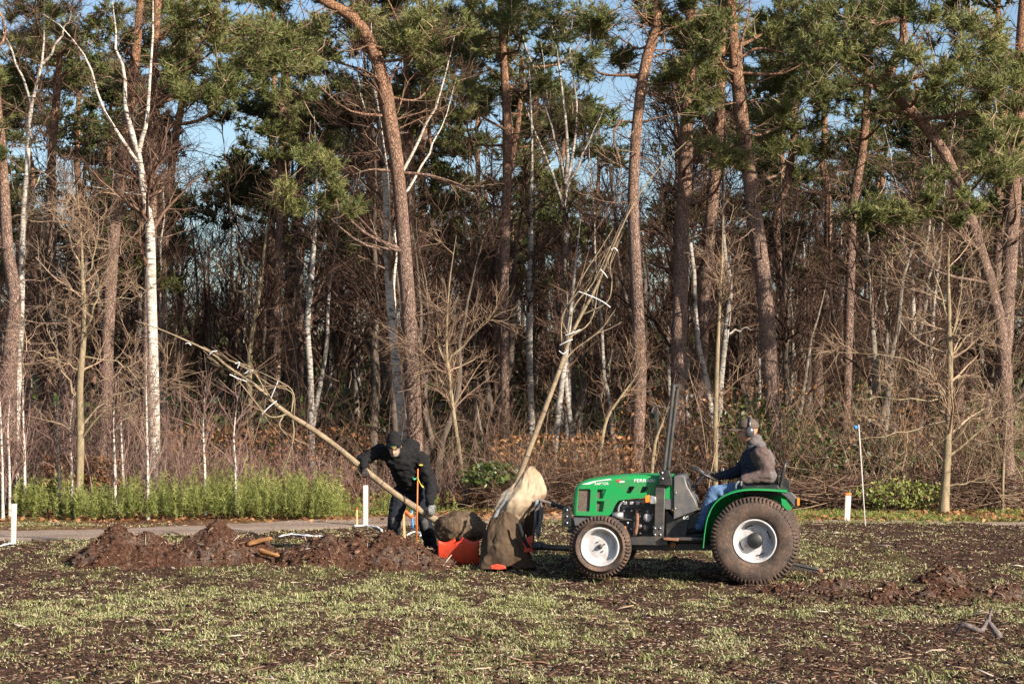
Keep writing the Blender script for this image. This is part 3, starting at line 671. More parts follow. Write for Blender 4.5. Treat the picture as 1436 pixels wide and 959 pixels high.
# --- undergrowth nobody could count
def stems(n, pxr, Yr, Hr, lean=.25, r=.009, K=7, wig=.10, grav=-.05, g=rng):
    px = g.uniform(pxr[0], pxr[1], n); Y = g.uniform(Yr[0], Yr[1], n); x = (px - 718) / F_PX * Y
    p = np.stack([x, Y, terrain(x, Y, False) - .03], 1)
    d = unit(np.stack([g.normal(size=n) * lean, g.normal(size=n) * lean, np.ones(n)], 1)); ln = g.uniform(Hr[0], Hr[1], n) * g.uniform(.6, 1, n)
    P = np.empty((n, K, 3)); P[:, 0] = p
    for i in range(1, K):
        d = unit(d + g.normal(size=(n, 3)) * wig + np.array([0, 0, grav])); P[:, i] = P[:, i - 1] + d * (ln / (K - 1))[:, None]
    return P, np.linspace(1, .35, K)[None] * (r * g.uniform(.6, 1.5, n))[:, None]
def thicket(name, label, sets, mat, kids=((5, (.3, .9)), (3, (.2, .5))), seed=5):
    g = np.random.default_rng(seed); ac = Acc()
    for (n, pxr, Yr, Hr, lean, r, tone, up) in sets:
        P, Q = stems(n, pxr, Yr, Hr, lean, r, g=g)
        v, f = tubes(P, Q, 4); ac.add(v, f, np.repeat(np.clip(tone + g.normal(size=n) * .28, 0, 1), P.shape[1] * 4))
        for m, L in kids:
            P, Q = spawn(P, Q, m, L, (.25, 1), (25, 65), up, .14, 5, .6, .0035, 0, g)
            v, f = tubes(P, Q, 3); ac.add(v, f, np.repeat(np.clip(tone - .08 + g.normal(size=len(P)) * .27, 0, 1), P.shape[1] * 3))
    return tag(link(name, ac.mesh(name), mat), label, 'undergrowth', kind='stuff')
thicket('sapling_thicket', 'purplish thicket of fine upright birch twigs behind the seedlings',
        [(300, (-30, 260), (32.2, 34.5), (1.2, 2.4), .10, .006, .55, .35), (190, (230, 470), (32.8, 35), (.8, 1.5), .12, .006, .5, .35), (90, (470, 780), (33, 34.5), (.6, 1.2), .2, .006, .5, .3)], M['twig_purple'], ((5, (.2, .6)), (2, (.15, .35))), 5)
thicket('brushwood', 'tangled bare brushwood filling the foot of the wood',
        [(210, (-40, 520), (34.5, 41), (1.2, 3.4), .35, .011, .35, .1), (230, (520, 1000), (33.6, 40), (.8, 2.7), .38, .009, .5, .1), (340, (980, 1480), (33.2, 40), (1.2, 3.8), .38, .010, .62, .1),
         (260, (-40, 1480), (40, 50), (1.2, 3.6), .35, .013, .28, .1), (160, (690, 880), (32.9, 34.2), (.5, 1.2), .5, .007, .5, .05)], M['twig'], ((5, (.4, 1.6)), (2, (.25, .8))), 6)
def leaves(n, pxr, Yr, zr, size, tone, g, flat=False, ztop=None):
    px = g.uniform(pxr[0], pxr[1], n); Y = g.uniform(Yr[0], Yr[1], n); x = (px - 718) / F_PX * Y
    z = terrain(x, Y, False) + zr[0] + (zr[1] - zr[0]) * g.uniform(0, 1, n) ** 1.5
    c = np.stack([x, Y, z], 1)
    a = g.normal(size=(n, 3)); 
    if flat: a[:, 2] *= .35
    a = unit(a); b = unit(np.cross(a, g.normal(size=(n, 3)))) ; 
    s = size * g.uniform(.6, 1.3, (n, 1))
    v = np.stack([c - a * s, c + b * s * .5, c + a * s, c - b * s * .5], 1).reshape(-1, 3)
    return v, np.arange(4 * n).reshape(-1, 4), np.repeat(np.clip(tone + g.normal(size=n) * .2, 0, 1), 4)
g = np.random.default_rng(21); ac = Acc()
ac.add(*leaves(9000, (-40, 1480), (30.6, 38), (.0, .05), .05, .5, g, True))
ac.add(*leaves(2600, (690, 900), (33.2, 36), (.1, 1.3), .05, .5, g)); ac.add(*leaves(900, (60, 170), (32.4, 33), (.5, 1.0), .05, .6, g))
ac.add(*leaves(2500, (240, 520), (34.5, 38), (.1, 1.4), .05, .35, g)); ac.add(*leaves(2500, (850, 1300), (34, 39), (.1, 2.2), .05, .45, g))
tag(link('fallen_leaves', ac.mesh('fallen_leaves'), M['leaf_dead']), 'rust-brown dead leaves over the woodland floor and low twigs', 'leaves', kind='stuff')
# dark evergreen understorey seen between the stems
ac = Acc(); g = np.random.default_rng(22)
for _ in range(95):
    px = g.uniform(-40, 1480); Y = g.uniform(40, 60); x = (px - 718) / F_PX * Y; h = g.uniform(.8, 2.6)
    n = 260; u = unit(g.normal(size=(n, 3))) * g.uniform(.3, 1, (n, 1)) ** .5 * np.array([1.5, 1.2, h * .55]) + np.array([x, Y, h * .5 + .1])
    a = unit(g.normal(size=(n, 3))); b = unit(np.cross(a, g.normal(size=(n, 3)))); s = .11 * g.uniform(.6, 1.4, (n, 1))
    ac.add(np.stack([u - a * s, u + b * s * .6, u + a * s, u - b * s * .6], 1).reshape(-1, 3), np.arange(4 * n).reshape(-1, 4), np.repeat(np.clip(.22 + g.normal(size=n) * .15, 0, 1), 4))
for cx, cy, Y, rx, ry, n in [(1060, 600, 35.6, 60, 50, 900), (1140, 640, 35.8, 60, 45, 600), (690, 665, 33.2, 45, 18, 700), (1420, 640, 35, 40, 60, 500), (1240, 640, 36, 50, 30, 400)]:
    c = at(cx, cy, Y); u = unit(g.normal(size=(n, 3))) * g.uniform(.2, 1, (n, 1)) ** .5 * np.array([rx, 60, ry]) / ppm(Y) + c
    a = unit(g.normal(size=(n, 3))); b = unit(np.cross(a, g.normal(size=(n, 3)))); s = .05 * g.uniform(.6, 1.4, (n, 1))
    ac.add(np.stack([u - a * s, u + b * s * .6, u + a * s, u - b * s * .6], 1).reshape(-1, 3), np.arange(4 * n).reshape(-1, 4), np.repeat(np.clip(.4 + g.normal(size=n) * .2, 0, 1), 4))
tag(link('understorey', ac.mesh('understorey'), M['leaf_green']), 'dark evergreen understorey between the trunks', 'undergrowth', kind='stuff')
# far side of the wood, one mass
ac = Acc(); g = np.random.default_rng(23)
P, Q = stems(330, (-150, 1586), (62, 105), (7, 11), .05, .10, 8, .03, 0, g); v, f = tubes(P, Q, 5); ac.add(v, f, np.repeat(g.uniform(.1, .6, 330), 40))
P1, Q1 = spawn(P, Q, 10, (1.2, 2.6), (.2, 1), (30, 65), .2, .15, 5, .35, .02, .02, g); v, f = tubes(P1, Q1, 3); ac.add(v, f, np.repeat(g.uniform(.1, .4, len(P1)), 15))
P2, Q2 = spawn(P1, Q1, 5, (.6, 1.6), (.2, 1), (30, 60), .1, .15, 4, .6, .014, 0, g); v, f = tubes(P2, Q2, 3); ac.add(v, f, np.repeat(g.uniform(.1, .4, len(P2)), 12))
n = 38000; px = g.uniform(-200, 1636, n); Y = g.uniform(66, 112, n); x = (px - 718) / F_PX * Y; hm = 2.8 + 3.2 * fbm(x * .25, Y * .05, 61)
u = np.stack([x, Y, hm * g.uniform(0, 1, n) ** .8 + .1], 1); a = unit(g.normal(size=(n, 3))); b = unit(np.cross(a, g.normal(size=(n, 3)))); s = .24 * g.uniform(.5, 1.4, (n, 1))
fa = np.stack([u - a * s, u + b * s * .5, u + a * s, u - b * s * .5], 1).reshape(-1, 3)
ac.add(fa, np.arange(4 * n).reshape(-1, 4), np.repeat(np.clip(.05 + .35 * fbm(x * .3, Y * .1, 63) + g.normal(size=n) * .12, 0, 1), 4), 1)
far = link('far_wood', ac.mesh('far_wood'), [M['twig'], M['needle_shaded']]); tag(far, 'far side of the wood, a mass of dim trunks and scrub', 'wood', kind='stuff')
# green seedlings along the path
ac = Acc(); g = np.random.default_rng(24)
def seedlings(n, pxr, Yr, Hr, g):
    px = g.uniform(*pxr, n); Y = g.uniform(*Yr, n); x = (px - 718) / F_PX * Y
    keep = fbm(x * 2.6, Y * 2.6, 71) > .40; x = x[keep]; Y = Y[keep]; n = len(x)
    H_ = g.uniform(*Hr, n) * g.uniform(.6, 1.25, n) * (.6 + .6 * fbm(x * .7, Y * .7, 72)); z0 = terrain(x, Y, False); tv = g.normal(size=n) * .2
    for k in range(10):
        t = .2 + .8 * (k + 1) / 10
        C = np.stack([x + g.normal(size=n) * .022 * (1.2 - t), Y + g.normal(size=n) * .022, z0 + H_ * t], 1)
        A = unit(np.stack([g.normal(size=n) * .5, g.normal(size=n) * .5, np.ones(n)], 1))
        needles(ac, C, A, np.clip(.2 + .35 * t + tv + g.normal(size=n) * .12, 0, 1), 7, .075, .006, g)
seedlings(1000, (45, 480), (30.9, 33.0), (.34, .80), g); seedlings(120, (20, 60), (31.5, 33), (.4, .7), g); seedlings(60, (470, 640), (31.9, 33.4), (.25, .5), g)
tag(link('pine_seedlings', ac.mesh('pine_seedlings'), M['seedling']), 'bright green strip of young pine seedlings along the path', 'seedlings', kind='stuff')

# ------------------------------------------------------------------ field cover
g = np.random.default_rng(31)
def field_pts(n, g, Yr=(14.4, 30.5), edge=.3, bias=1.0):
    u = g.uniform(0, 1, n); Y = Yr[0] * (Yr[1] / Yr[0]) ** (u ** bias)
    x = g.uniform(-1, 1, n) * (.272 * Y + edge); return x, Y
MOUNDS = []                                       # (x, Y, rx, ry) kept free of grass
def off_mound(x, Y):
    k = np.ones(len(x), bool)
    for a, b, c, d in MOUNDS: k &= ((x - a) / c) ** 2 + ((Y - b) / d) ** 2 > 1
    return k
def m_mound():
    t = NT('mound_soil'); v = t.coord(); n = t.noise(v, 3.5, 5, .7); n2 = t.noise(v, 26, 5, .75)
    a = t.ramp(n2, [(.3, (.022, .011, .008)), (.52, (.085, .041, .026)), (.72, (.21, .115, .075))])
    b = t.ramp(n2, [(.3, (.05, .035, .028)), (.7, (.24, .18, .145))])
    t.col(t.mix(t.ramp(n, [(.5, (0, 0, 0)), (.66, (1, 1, 1))]), a, b)).rough(.95, 0, .1); t.bump(n2, 1.0, .05); return t.m
M['mound'] = m_mound()
M['clod_red'] = m_tint('clod_red', [(0, (.022, .011, .008)), (.5, (.09, .043, .027)), (1, (.26, .145, .095))], .95, .1, 0, 30)
ICO_V = None
def ico():
    global ICO_V, ICO_F
    if ICO_V is None:
        b = bmesh.new(); bmesh.ops.create_icosphere(b, subdivisions=1, radius=1)
        ICO_V = np.array([v.co[:] for v in b.verts]); ICO_F = np.array([[v.index for v in f.verts] for f in b.faces]); b.free()
    return ICO_V, ICO_F
def clods(acc, C, S, tint, g, squash=.7):
    V, F = ico(); n = len(C)
    k = 1 + .38 * g.normal(size=(n, len(V), 1)).clip(-1.6, 1.6)
    sc3 = S[:, None, None] * np.stack([g.uniform(.7, 1.4, n), g.uniform(.7, 1.4, n), g.uniform(.5, .9, n) * squash / .7], 1)[:, None, :]
    v = (V[None] * k * sc3 + C[:, None, :]).reshape(-1, 3)
    f = (F[None] + (np.arange(n) * len(V))[:, None, None]).reshape(-1, 3)
    acc.add(v, f, np.repeat(tint, len(V)))
def sticks(acc, C, L, r, tint, g, tilt=.25, az=None, lift=0):
    n = len(C); a = g.uniform(0, 6.28, n) if az is None else az + g.normal(size=n) * .5
    d = np.stack([np.cos(a), np.sin(a), g.normal(size=n) * tilt], 1); d = unit(d)
    bend = g.normal(size=(n, 3)) * .12 * L[:, None]; bend[:, 2] *= .4
    P = np.stack([C - d * L[:, None] / 2, C + bend, C + d * L[:, None] / 2], 1)
    rr = r[:, None] * np.array([[.9, 1, .6]])
    v, f = tubes(P, rr, 3, True); acc.add(v, f, np.repeat(tint, 9))
def heap(label, cx, cY, parts, seed, group='heaps of dug soil', foot=0):
    """a soil heap: overlapping cones (dx, dY, rx, rY, h) with crumbly relief, clods and straw; origin at its foot"""
    g = np.random.default_rng(seed)
    x0 = min(p[0] - p[2] for p in parts) - .15; x1 = max(p[0] + p[2] for p in parts) + .15
    y0 = min(p[1] - p[3] for p in parts) - .1; y1 = max(p[1] + p[3] for p in parts) + .1
    X, Yg = np.meshgrid(np.arange(x0, x1, .022), np.arange(y0, y1, .026))
    def hz(X, Yg):
        Z = np.full(np.shape(X), 0.0)
        wx = X + .10 * (fbm(X * 4, Yg * 4, seed, 3) - .5); wy = Yg + .10 * (fbm(X * 4, Yg * 4, seed + 5, 3) - .5)
        for a, b, c, d, h in parts:
            q = np.sqrt(((wx - a) / c) ** 2 + ((wy - b) / d) ** 2)
            Z = np.maximum(Z, h * np.clip(1 - q, 0, 1) ** .85)
        s = sstep(0.0, .10, Z)
        return Z + s * (.17 * (fbm((cx + X) * 6, (cY + Yg) * 6, seed + 9, 4) - .5) + .07 * (fbm(X * 22, Yg * 22, seed + 3, 2) - .5)) - .05 * (1 - s)
    Z = hz(X, Yg)
    bz = float(base_g(cx, cY))
    Zw = Z + base_g(X + cx, Yg + cY) - bz
    root = thing('soil_heap', label, 'soil heap', (cx, cY, bz), group=group)
    link('soil', grid_mesh('heap_soil', X, Yg, Zw), M['mound'], root)
    n = int(520 * (x1 - x0)); px = g.uniform(x0, x1, n); py = g.uniform(y0, y1, n); z = hz(px, py)
    k = z > .0; px, py, z = px[k], py[k], z[k]
    zz = z + base_g(px + cx, py + cY) - bz
    ac = Acc(); clods(ac, np.stack([px, py, zz], 1), g.uniform(.006, .030, len(px)) * g.uniform(.4, 1.2, len(px)), np.clip(.5 + g.normal(size=len(px)) * .25, 0, 1), g)
    o = link('clods', ac.mesh('heap_clods'), M['clod_red'], root); o['kind'] = 'stuff'
    m = int(190 * (x1 - x0)); px = g.uniform(x0, x1, m); py = g.uniform(y0, y1, m); z = hz(px, py); k = z > .01; px, py, z = px[k], py[k], z[k]; m = len(px)
    ac = Acc(); sticks(ac, np.stack([px, py, z + .012 + base_g(px + cx, py + cY) - bz], 1), g.uniform(.04, .26, m) * g.uniform(.4, 1, m), g.uniform(.003, .007, m), np.clip(.45 + g.normal(size=m) * .28, 0, 1), g, .7)
    o = link('straw', ac.mesh('heap_straw'), M['debris'], root); o['kind'] = 'stuff'
    for a, b, c, d, h in parts: MOUNDS.append((cx + a, cY + b, c * .95, d * .9))
    return root, hz
def wx(px, Y): return (px - 718) / F_PX * Y
H1 = heap('long reddish soil heap with two peaks and split logs on it', wx(258, 24.1), 24.1,
     [(-.85, 0, .62, .5, .48), (-.45, .05, .6, .5, .40), (.05, .05, .65, .5, .30), (.42, .1, .60, .5, .52), (.85, .1, .6, .5, .33), (1.25, .05, .5, .42, .14)], 301)
H2 = heap('broad soil heap at the feet of the stooping worker', wx(520, 23.9), 23.9,
     [(-.55, .0, .65, .46, .40), (-.15, .05, .65, .45, .38), (.22, .0, .6, .45, .46), (.5, -.05, .55, .42, .30), (.82, -.15, .42, .34, .14), (-.95, 0, .4, .35, .16)], 302)
for lab, px, Y, parts, sd_ in [('low crumbled soil ridge just behind the big rear tyre', 1140, 21.15, [(-.3, 0, .45, .3, .13), (.25, 0, .5, .28, .15)], 303),
                               ('small rust-coloured soil clump beyond the hole in the field', 1318, 22.3, [(0, 0, .34, .25, .19), (.2, .05, .2, .2, .1)], 304),
                               ('turned soil ridge beside the dark hole, next to the weathered root', 1375, 20.5, [(-.35, 0, .5, .3, .16), (.2, 0, .5, .3, .14)], 305),
                               ('crumbly soil lip on the rim of the dark hole', 1240, 20.62, [(0, 0, .35, .22, .16), (.22, -.05, .22, .18, .12)], 306)]:
    heap(lab, wx(px, Y), Y, parts, sd_)

# grass
ac = Acc()
def blades(n, nb, g, hr, wd, yr, thr, tone=.45, spread=.05):
    x, Y = field_pts(n, g, yr)
    gv = grassy(x, Y); k = (g.uniform(0, 1, n) < .06 + .94 * gv ** thr) & off_mound(x, Y) & (path_m(x, Y) < .3); x, Y = x[k], Y[k]; n = len(x)
    bx = x[:, None] + g.normal(size=(n, nb)) * spread; by = Y[:, None] + g.normal(size=(n, nb)) * spread
    bz = terrain(bx, by) - .006
    a = g.uniform(0, 6.28, (n, nb)); h = g.uniform(*hr, (n, nb)) * (.6 + .8 * fbm(x * .9, Y * .9, 91))[:, None]; ln = g.uniform(.3, 2.0, (n, nb)) * h
    dx, dy = np.cos(a), np.sin(a); sx, sy = -dy * wd, dx * wd
    B = np.stack([bx, by, bz], -1)
    mid = B + np.stack([dx * ln * .4, dy * ln * .4, h * .65], -1); tip = B + np.stack([dx * ln, dy * ln, h * g.uniform(.7, 1.05, (n, nb))], -1)
    sv = np.stack([sx, sy, np.zeros_like(sx)], -1)
    v = np.stack([B - sv, B + sv, mid + sv * .8, mid - sv * .8, tip], 2).reshape(-1, 3); m = n * nb
    o = (np.arange(m) * 5)[:, None]
    t = np.repeat(np.clip(tone + g.normal(size=(n, 1)) * .2 + g.normal(size=(n, nb)) * .16, 0, 1).ravel(), 5)
    ac.add(v, [o + np.array([[0, 1, 2, 3]]), o + np.array([[3, 2, 4]])], t)
blades(38000, 5, g, (.010, .034), .0045, (14.4, 21), 1.0, .57, .035)
blades(32000, 5, g, (.012, .036), .006, (19, 30.5), 1.0, .57, .04)
blades(1200, 6, g, (.05, .10), .005, (14.4, 27), .8, .4)
tag(link('field_grass', ac.mesh('field_grass'), M['grass']), 'short thin grass sprouting in patches over the dark field', 'grass', kind='stuff')
ac = Acc(); n = 48000; x, Y = field_pts(n, g); k = (path_m(x, Y) < g.uniform(.1, 1.3, n)) & (g.uniform(0, 1, n) < .35 + .65 * fbm(x * 1.1, Y * .7, 93)); x, Y = x[k], Y[k]; n = len(x)
big = g.uniform(0, 1, n) < .016
L = np.where(big, g.uniform(.10, .28, n), g.uniform(.012, .065, n)); r = np.where(big, g.uniform(.006, .014, n), g.uniform(.0025, .008, n))
sticks(ac, np.stack([x, Y, terrain(x, Y) + r * .8], 1), L, r, np.clip(.47 + g.normal(size=n) * .27, 0, 1), g, .18, 0.0)
tag(link('field_debris', ac.mesh('field_debris'), M['debris']), 'pale wood chips and straw strewn over the dark field', 'debris', kind='stuff')
ac = Acc(); n = 20000; x, Y = field_pts(n, g, (14.4, 31)); k = (path_m(x, Y) < .5); x, Y = x[k], Y[k]; n = len(x)
s = g.uniform(.004, .020, n) * np.where(g.uniform(0, 1, n) < .03, 1.8, 1)
clods(ac, np.stack([x, Y, terrain(x, Y) + s * .2], 1), s, np.clip(.4 + g.normal(size=n) * .28, 0, 1), g)
n = 2200; x = g.uniform(2.9, 5.6, n); Y = g.normal(size=n) * .4 + 20.7; s = g.uniform(.006, .028, n)
clods(ac, np.stack([x, Y, terrain(x, Y) + s * .2], 1), s, np.clip(.6 + g.normal(size=n) * .25, 0, 1), g)
tag(link('field_clods', ac.mesh('field_clods'), M['clod']), 'dark crumbs and clods of soil lying all over the field', 'soil', kind='stuff')
# mossy grass on the far verge
ac = Acc(); n = 17000; px = g.uniform(420, 1480, n); Y = g.uniform(30.2, 33.8, n); x = wx(px, Y)
k = (path_m(x, Y) < .3) & (g.uniform(0, 1, n) < np.clip((fbm(x * .9, Y * .9, 58) - .36) * 4, 0, 1) * np.where(px > 1080, 1, .55)); x, Y = x[k], Y[k]; n = len(x)
A = unit(np.stack([g.normal(size=n) * .5, g.normal(size=n) * .5, np.ones(n)], 1)); needles(ac, np.stack([x, Y, terrain(x, Y) + .0], 1), A, np.clip(.5 + g.normal(size=n) * .2, 0, 1), 6, .07, .008, g)
tag(link('verge_grass', ac.mesh('verge_grass'), M['seedling']), 'mossy yellow-green grass on the verge before the wood', 'grass', kind='stuff')

# ------------------------------------------------------------------ small meshes
def rcone(p0, r0, p1, r1, n=12, m=4):
    p0 = np.asarray(p0, float); p1 = np.asarray(p1, float); ax = p1 - p0; L = np.linalg.norm(ax); ax = ax / (L + 1e-9)
    ref = np.array([0, 0, 1.]) if abs(ax[2]) < .9 else np.array([1., 0, 0]); u = np.cross(ax, ref); u /= np.linalg.norm(u); w_ = np.cross(ax, u)
    th = np.linspace(math.pi, math.pi / 2, m + 1)[1:]; th2 = np.linspace(math.pi / 2, 0, m + 1)[:-1]
    rings = [(p0 + ax * r0 * math.cos(t), r0 * math.sin(t)) for t in th] + [(p1 + ax * r1 * math.cos(t), r1 * math.sin(t)) for t in th2]
    a = np.arange(n) * 2 * math.pi / n
    v = [p0 - ax * r0] + [c + r * (math.cos(t) * u + math.sin(t) * w_) for c, r in rings for t in a] + [p1 + ax * r1]
    k = len(rings); f3 = []; f4 = []
    for j in range(n): f3.append([0, 1 + (j + 1) % n, 1 + j]); f3.append([len(v) - 1, 1 + (k - 1) * n + j, 1 + (k - 1) * n + (j + 1) % n])
    for i in range(k - 1):
        for j in range(n): f4.append([1 + i * n + j, 1 + i * n + (j + 1) % n, 1 + (i + 1) * n + (j + 1) % n, 1 + (i + 1) * n + j])
    return np.array(v), [np.array(f3), np.array(f4)]
def cyl(p0, p1, r0, r1=None, n=14):
    r1 = r0 if r1 is None else r1
    v, f = tubes(np.array([[p0, p1]], float), np.array([[r0, r1]], float), n)
    v = np.vstack([v, p0, p1]); e = [[2 * n, (j + 1) % n, j] for j in range(n)] + [[2 * n + 1, n + j, n + (j + 1) % n] for j in range(n)]
    return v, f + [np.array(e)]
def bevel_box(x0, x1, y0, y1, z0, z1, bv=.006):
    b = bmesh.new(); bmesh.ops.create_cube(b, size=1)
    for q in b.verts: q.co = ((x0 + x1) / 2 + q.co.x * (x1 - x0), (y0 + y1) / 2 + q.co.y * (y1 - y0), (z0 + z1) / 2 + q.co.z * (z1 - z0))
    if bv: bmesh.ops.bevel(b, geom=b.edges[:], offset=min(bv, .3 * min(x1 - x0, y1 - y0, z1 - z0)), segments=2, affect='EDGES', profile=.5)
    b.verts.index_update()
    v = np.array([q.co[:] for q in b.verts]); f = {}
    bmesh.ops.triangulate(b, faces=[q for q in b.faces if len(q.verts) > 4])
    b.verts.index_update(); v = np.array([q.co[:] for q in b.verts])
    for q in b.faces: f.setdefault(len(q.verts), []).append([k.index for k in q.verts])
    b.free(); return v, [np.array(x) for x in f.values()]
def pts_mesh(name, parts, mat, parent=None, off=(0, 0, 0), smooth=False, tint=.5):
    a = Acc()
    for p in parts: a.add(p[0], p[1], tint)
    return link(name, a.mesh(name, off, smooth), mat, parent)
M['white_paint'] = m_plain('white_paint', (.50, .475, .45), .6, 0, .3, (.5, .44, .38), 12)
M['wood_pale'] = m_bark('wood_pale', (.42, .27, .12), (.66, .46, .24), (1, 1, .2), 20)
M['wood_split'] = m_bark('wood_split', (.14, .065, .025), (.36, .18, .075), (.25, 1, 1), 30)
M['orange_paint'] = m_plain('orange_paint', (.62, .17, .04), .55)
M['red_tape'] = m_plain('red_tape', (.55, .05, .03), .5)
M['orange_tape'] = m_plain('orange_tape', (.75, .16, .05), .5)
M['blue_tape'] = m_plain('blue_tape', (.04, .22, .60), .5)
M['yellow_tape'] = m_plain('yellow_tape', (.75, .58, .06), .5)
M['green_tape'] = m_plain('green_tape', (.05, .38, .22), .5)
M['white_film'] = m_plain('white_film', (.78, .78, .80), .45)
M['weathered'] = m_bark('weathered', (.07, .055, .055), (.22, .175, .165), (1, 1, .4), 22)
def gpt(px, py):                                  # where a pixel's ray meets the ground
    Y = 25.0
    for _ in range(12): Y = (CAM_H - float(base_g(0, Y))) * F_PX / (py - HOR)
    x = wx(px, Y); return np.array([x, Y, float(terrain(x, Y))])
def post(label, px, pyb, pyt, wpx, mat, name='marker_post', cat='marker post', group='marker posts in the field', th=.6, lean=0, capm=None):
    b = gpt(px, pyb); h = (pyb - pyt) / ppm(b[1]); hw = wpx / 2 / ppm(b[1])
    root = thing(name, label, cat, b, group=group)
    v, f = bevel_box(-hw, hw, -hw * th, hw * th, -.1, h, .004); v = v.copy(); v[:, 0] += lean * np.clip(v[:, 2], 0, None)
    pts_mesh('post', [(v, f)], mat, root)
    if capm:
        v, f = bevel_box(-hw * 1.05, hw * 1.05, -hw * th * 1.06, hw * th * 1.06, h * .91, h + .004, .004); v = v.copy(); v[:, 0] += lean * v[:, 2]
        pts_mesh('tip', [(v, f)], capm, root)
    return root, b, h
def band(p0, p1, wd, up=(0, 0, 1), th=.004, K=6, sag=.02):
    """a thin strip of tape from p0 to p1"""
    p0 = np.asarray(p0, float); p1 = np.asarray(p1, float); t = np.linspace(0, 1, K)[:, None]
    c = p0 + (p1 - p0) * t; c[:, 2] -= sag * np.sin(t[:, 0] * math.pi); c[:, 1] += sag * .6 * np.sin(t[:, 0] * 7)
    P = c[None]; v, f = tubes(P, np.full((1, K), 1.0), 4, True); v = v.reshape(K, 4, 3)
    u = np.asarray(up, float) * wd / 2; n_ = np.array([0, 1, 0]) * th
    v = np.stack([c + u + n_, c - u + n_, c - u - n_, c + u - n_], 1).reshape(-1, 3); return v, f
post('white square marker post on the edge of the path by the soil heap', 513, 737, 680, 7, M['white_paint'])
post('white marker post with a white film strip lying at its foot', 20, 763, 707, 7, M['white_paint'], lean=.02)
post('whitish weathered marker post with an orange top on the mossy verge', 1186, 730, 691, 8, M['white_paint'], capm=M['orange_paint'], lean=.07)
post('thin wooden stake with a red tip next to the white post', 501, 737, 712, 2.6, M['wood_pale'], 'wooden_stake', 'stake', 'stakes in the field', 1, capm=M['red_tape'])
r_, b_, h_ = post('tall thin white rod with a small blue flag before the wood', 1213, 737, 595, 1.5, M['white_paint'], 'flag_rod', 'flag rod', 'stakes in the field', 1, lean=-.065)
tx = -.065 * h_
pts_mesh('flag', [band((tx, 0, h_ - .03), (tx - .075, -.01, h_ - .035), .055)], M['blue_tape'], r_)
r_, b_, h_ = post('wooden stake with an orange ribbon beside the worker legs', 568, 757, 710, 3.4, M['wood_pale'], 'wooden_stake', 'stake', 'stakes in the field', 1, lean=-.05)
pts_mesh('ribbon', [band((-.04, -.02, h_ - .03), (.12, -.03, h_ - .14), .07)], M['orange_tape'], r_)
pts_mesh('ribbon', [band((.10, -.03, h_ - .06), (.115, -.03, h_ - .32), .03, (1, 0, 0))], M['blue_tape'], r_)
b_ = at(584, 757, 23.95); t_ = at(586, 657, 23.95); h_ = t_[2] - b_[2]
r_ = thing('cane_rod', 'thin orange-brown cane standing in the soil heap with yellow and green ties', 'cane', b_, group='stakes in the field')
pts_mesh('rod', [cyl((0, 0, -.12), (t_[0] - b_[0], 0, h_), .011, .009, 8)], M['orange_paint'], r_, smooth=True)
pts_mesh('tie', [band((.015, -.015, h_ * .87), (.09, -.03, h_ * .74), .022)], M['yellow_tape'], r_)
pts_mesh('tie', [band((.0, -.012, h_ * .87), (-.05, -.02, h_ * .88), .022)], M['green_tape'], r_)
# white film strips on the ground
def film(label, pp, r=.02):
    P = np.array([gpt(x, y) + np.array([0, 0, .012]) for x, y in pp]); o = P[0].copy()
    L = smooth_line(P, 16); v, f = tubes(L[None], np.full((1, 16), 1.), 4, True); gg = np.random.default_rng(abs(int(pp[0][0])))
    wv = r * gg.uniform(.5, 1.4, 16)[:, None]; s = np.array([.3, 1, 0]); 
    up = np.array([0, 0, .006]) + gg.uniform(0, .02, (16, 1)) * np.array([0, 0, 1])
    v = np.stack([L + s * wv + up, L - s * wv + up, L - s * wv - .003, L + s * wv - .003], 1).reshape(-1, 3)
    tag(pts_mesh('film_strip', [(v, f)], M['white_film'], None, o), label, 'film strip', 'white film strips on the ground').location = o
film('white film strip on the ground at the foot of a post', [(-6, 766), (8, 764), (24, 763)], .03)
film('white film strip trailing from the red-tipped stake toward the heap', [(498, 738), (515, 738), (530, 740), (536, 744)], .035)
film('long crumpled white strip before the path, by the long soil heap', [(392, 752), (410, 750), (430, 751), (462, 752)], .035)
film('white film loop around the foot of the orange cane', [(572, 749), (582, 746), (592, 748), (590, 752)], .04)
# split logs on the heap, weathered root in front
def log(label, p0, p1, r, seed):
    gg = np.random.default_rng(seed); K = 9; L = smooth_line([p0, (np.array(p0) + p1) / 2 + gg.normal(size=3) * .015, p1], K)
    rr = r * (1 + .15 * gg.normal(size=K)); rr[0] *= .8; rr[-1] *= .35
    n = 7; v, f = trunk_mesh(L, rr, n, gg, .0); v = v.reshape(K, n, 3); cut = 1 + .38 * gg.normal(size=(1, n, 1)).clip(-1.2, 1.2) + .10 * gg.normal(size=(K, n, 1)); v = (L[:, None] + (v - L[:, None]) * cut).reshape(-1, 3); v = np.vstack([v, L[0], L[-1]])
    e = [[K * n, (j + 1) % n, j] for j in range(n)] + [[K * n + 1, (K - 1) * n + j, (K - 1) * n + (j + 1) % n] for j in range(n)]
    o = np.array(p0, float); ob = tag(pts_mesh('split_log', [(v, f + [np.array(e)])], M['wood_split'], None, o), label, 'log', 'split logs on the soil heap'); ob.location = o
log('orange split log on top of the long soil heap', at(346, 764, 24.0), at(382, 755, 24.0), .034, 1)
log('darker split log sticking out under the upper one on the heap', at(362, 770, 23.8), at(392, 779, 23.75), .028, 2)
o_ = gpt(1395, 893) + np.array([0, 0, .02]); Yr = o_[1]
r_ = thing('weathered_root', 'grey weathered root with a forked end lying on the field', 'root', o_)
def pl(*pts): return [at(x, y, Yr + dy) - o_ for x, y, dy in pts]
gg = np.random.default_rng(77)
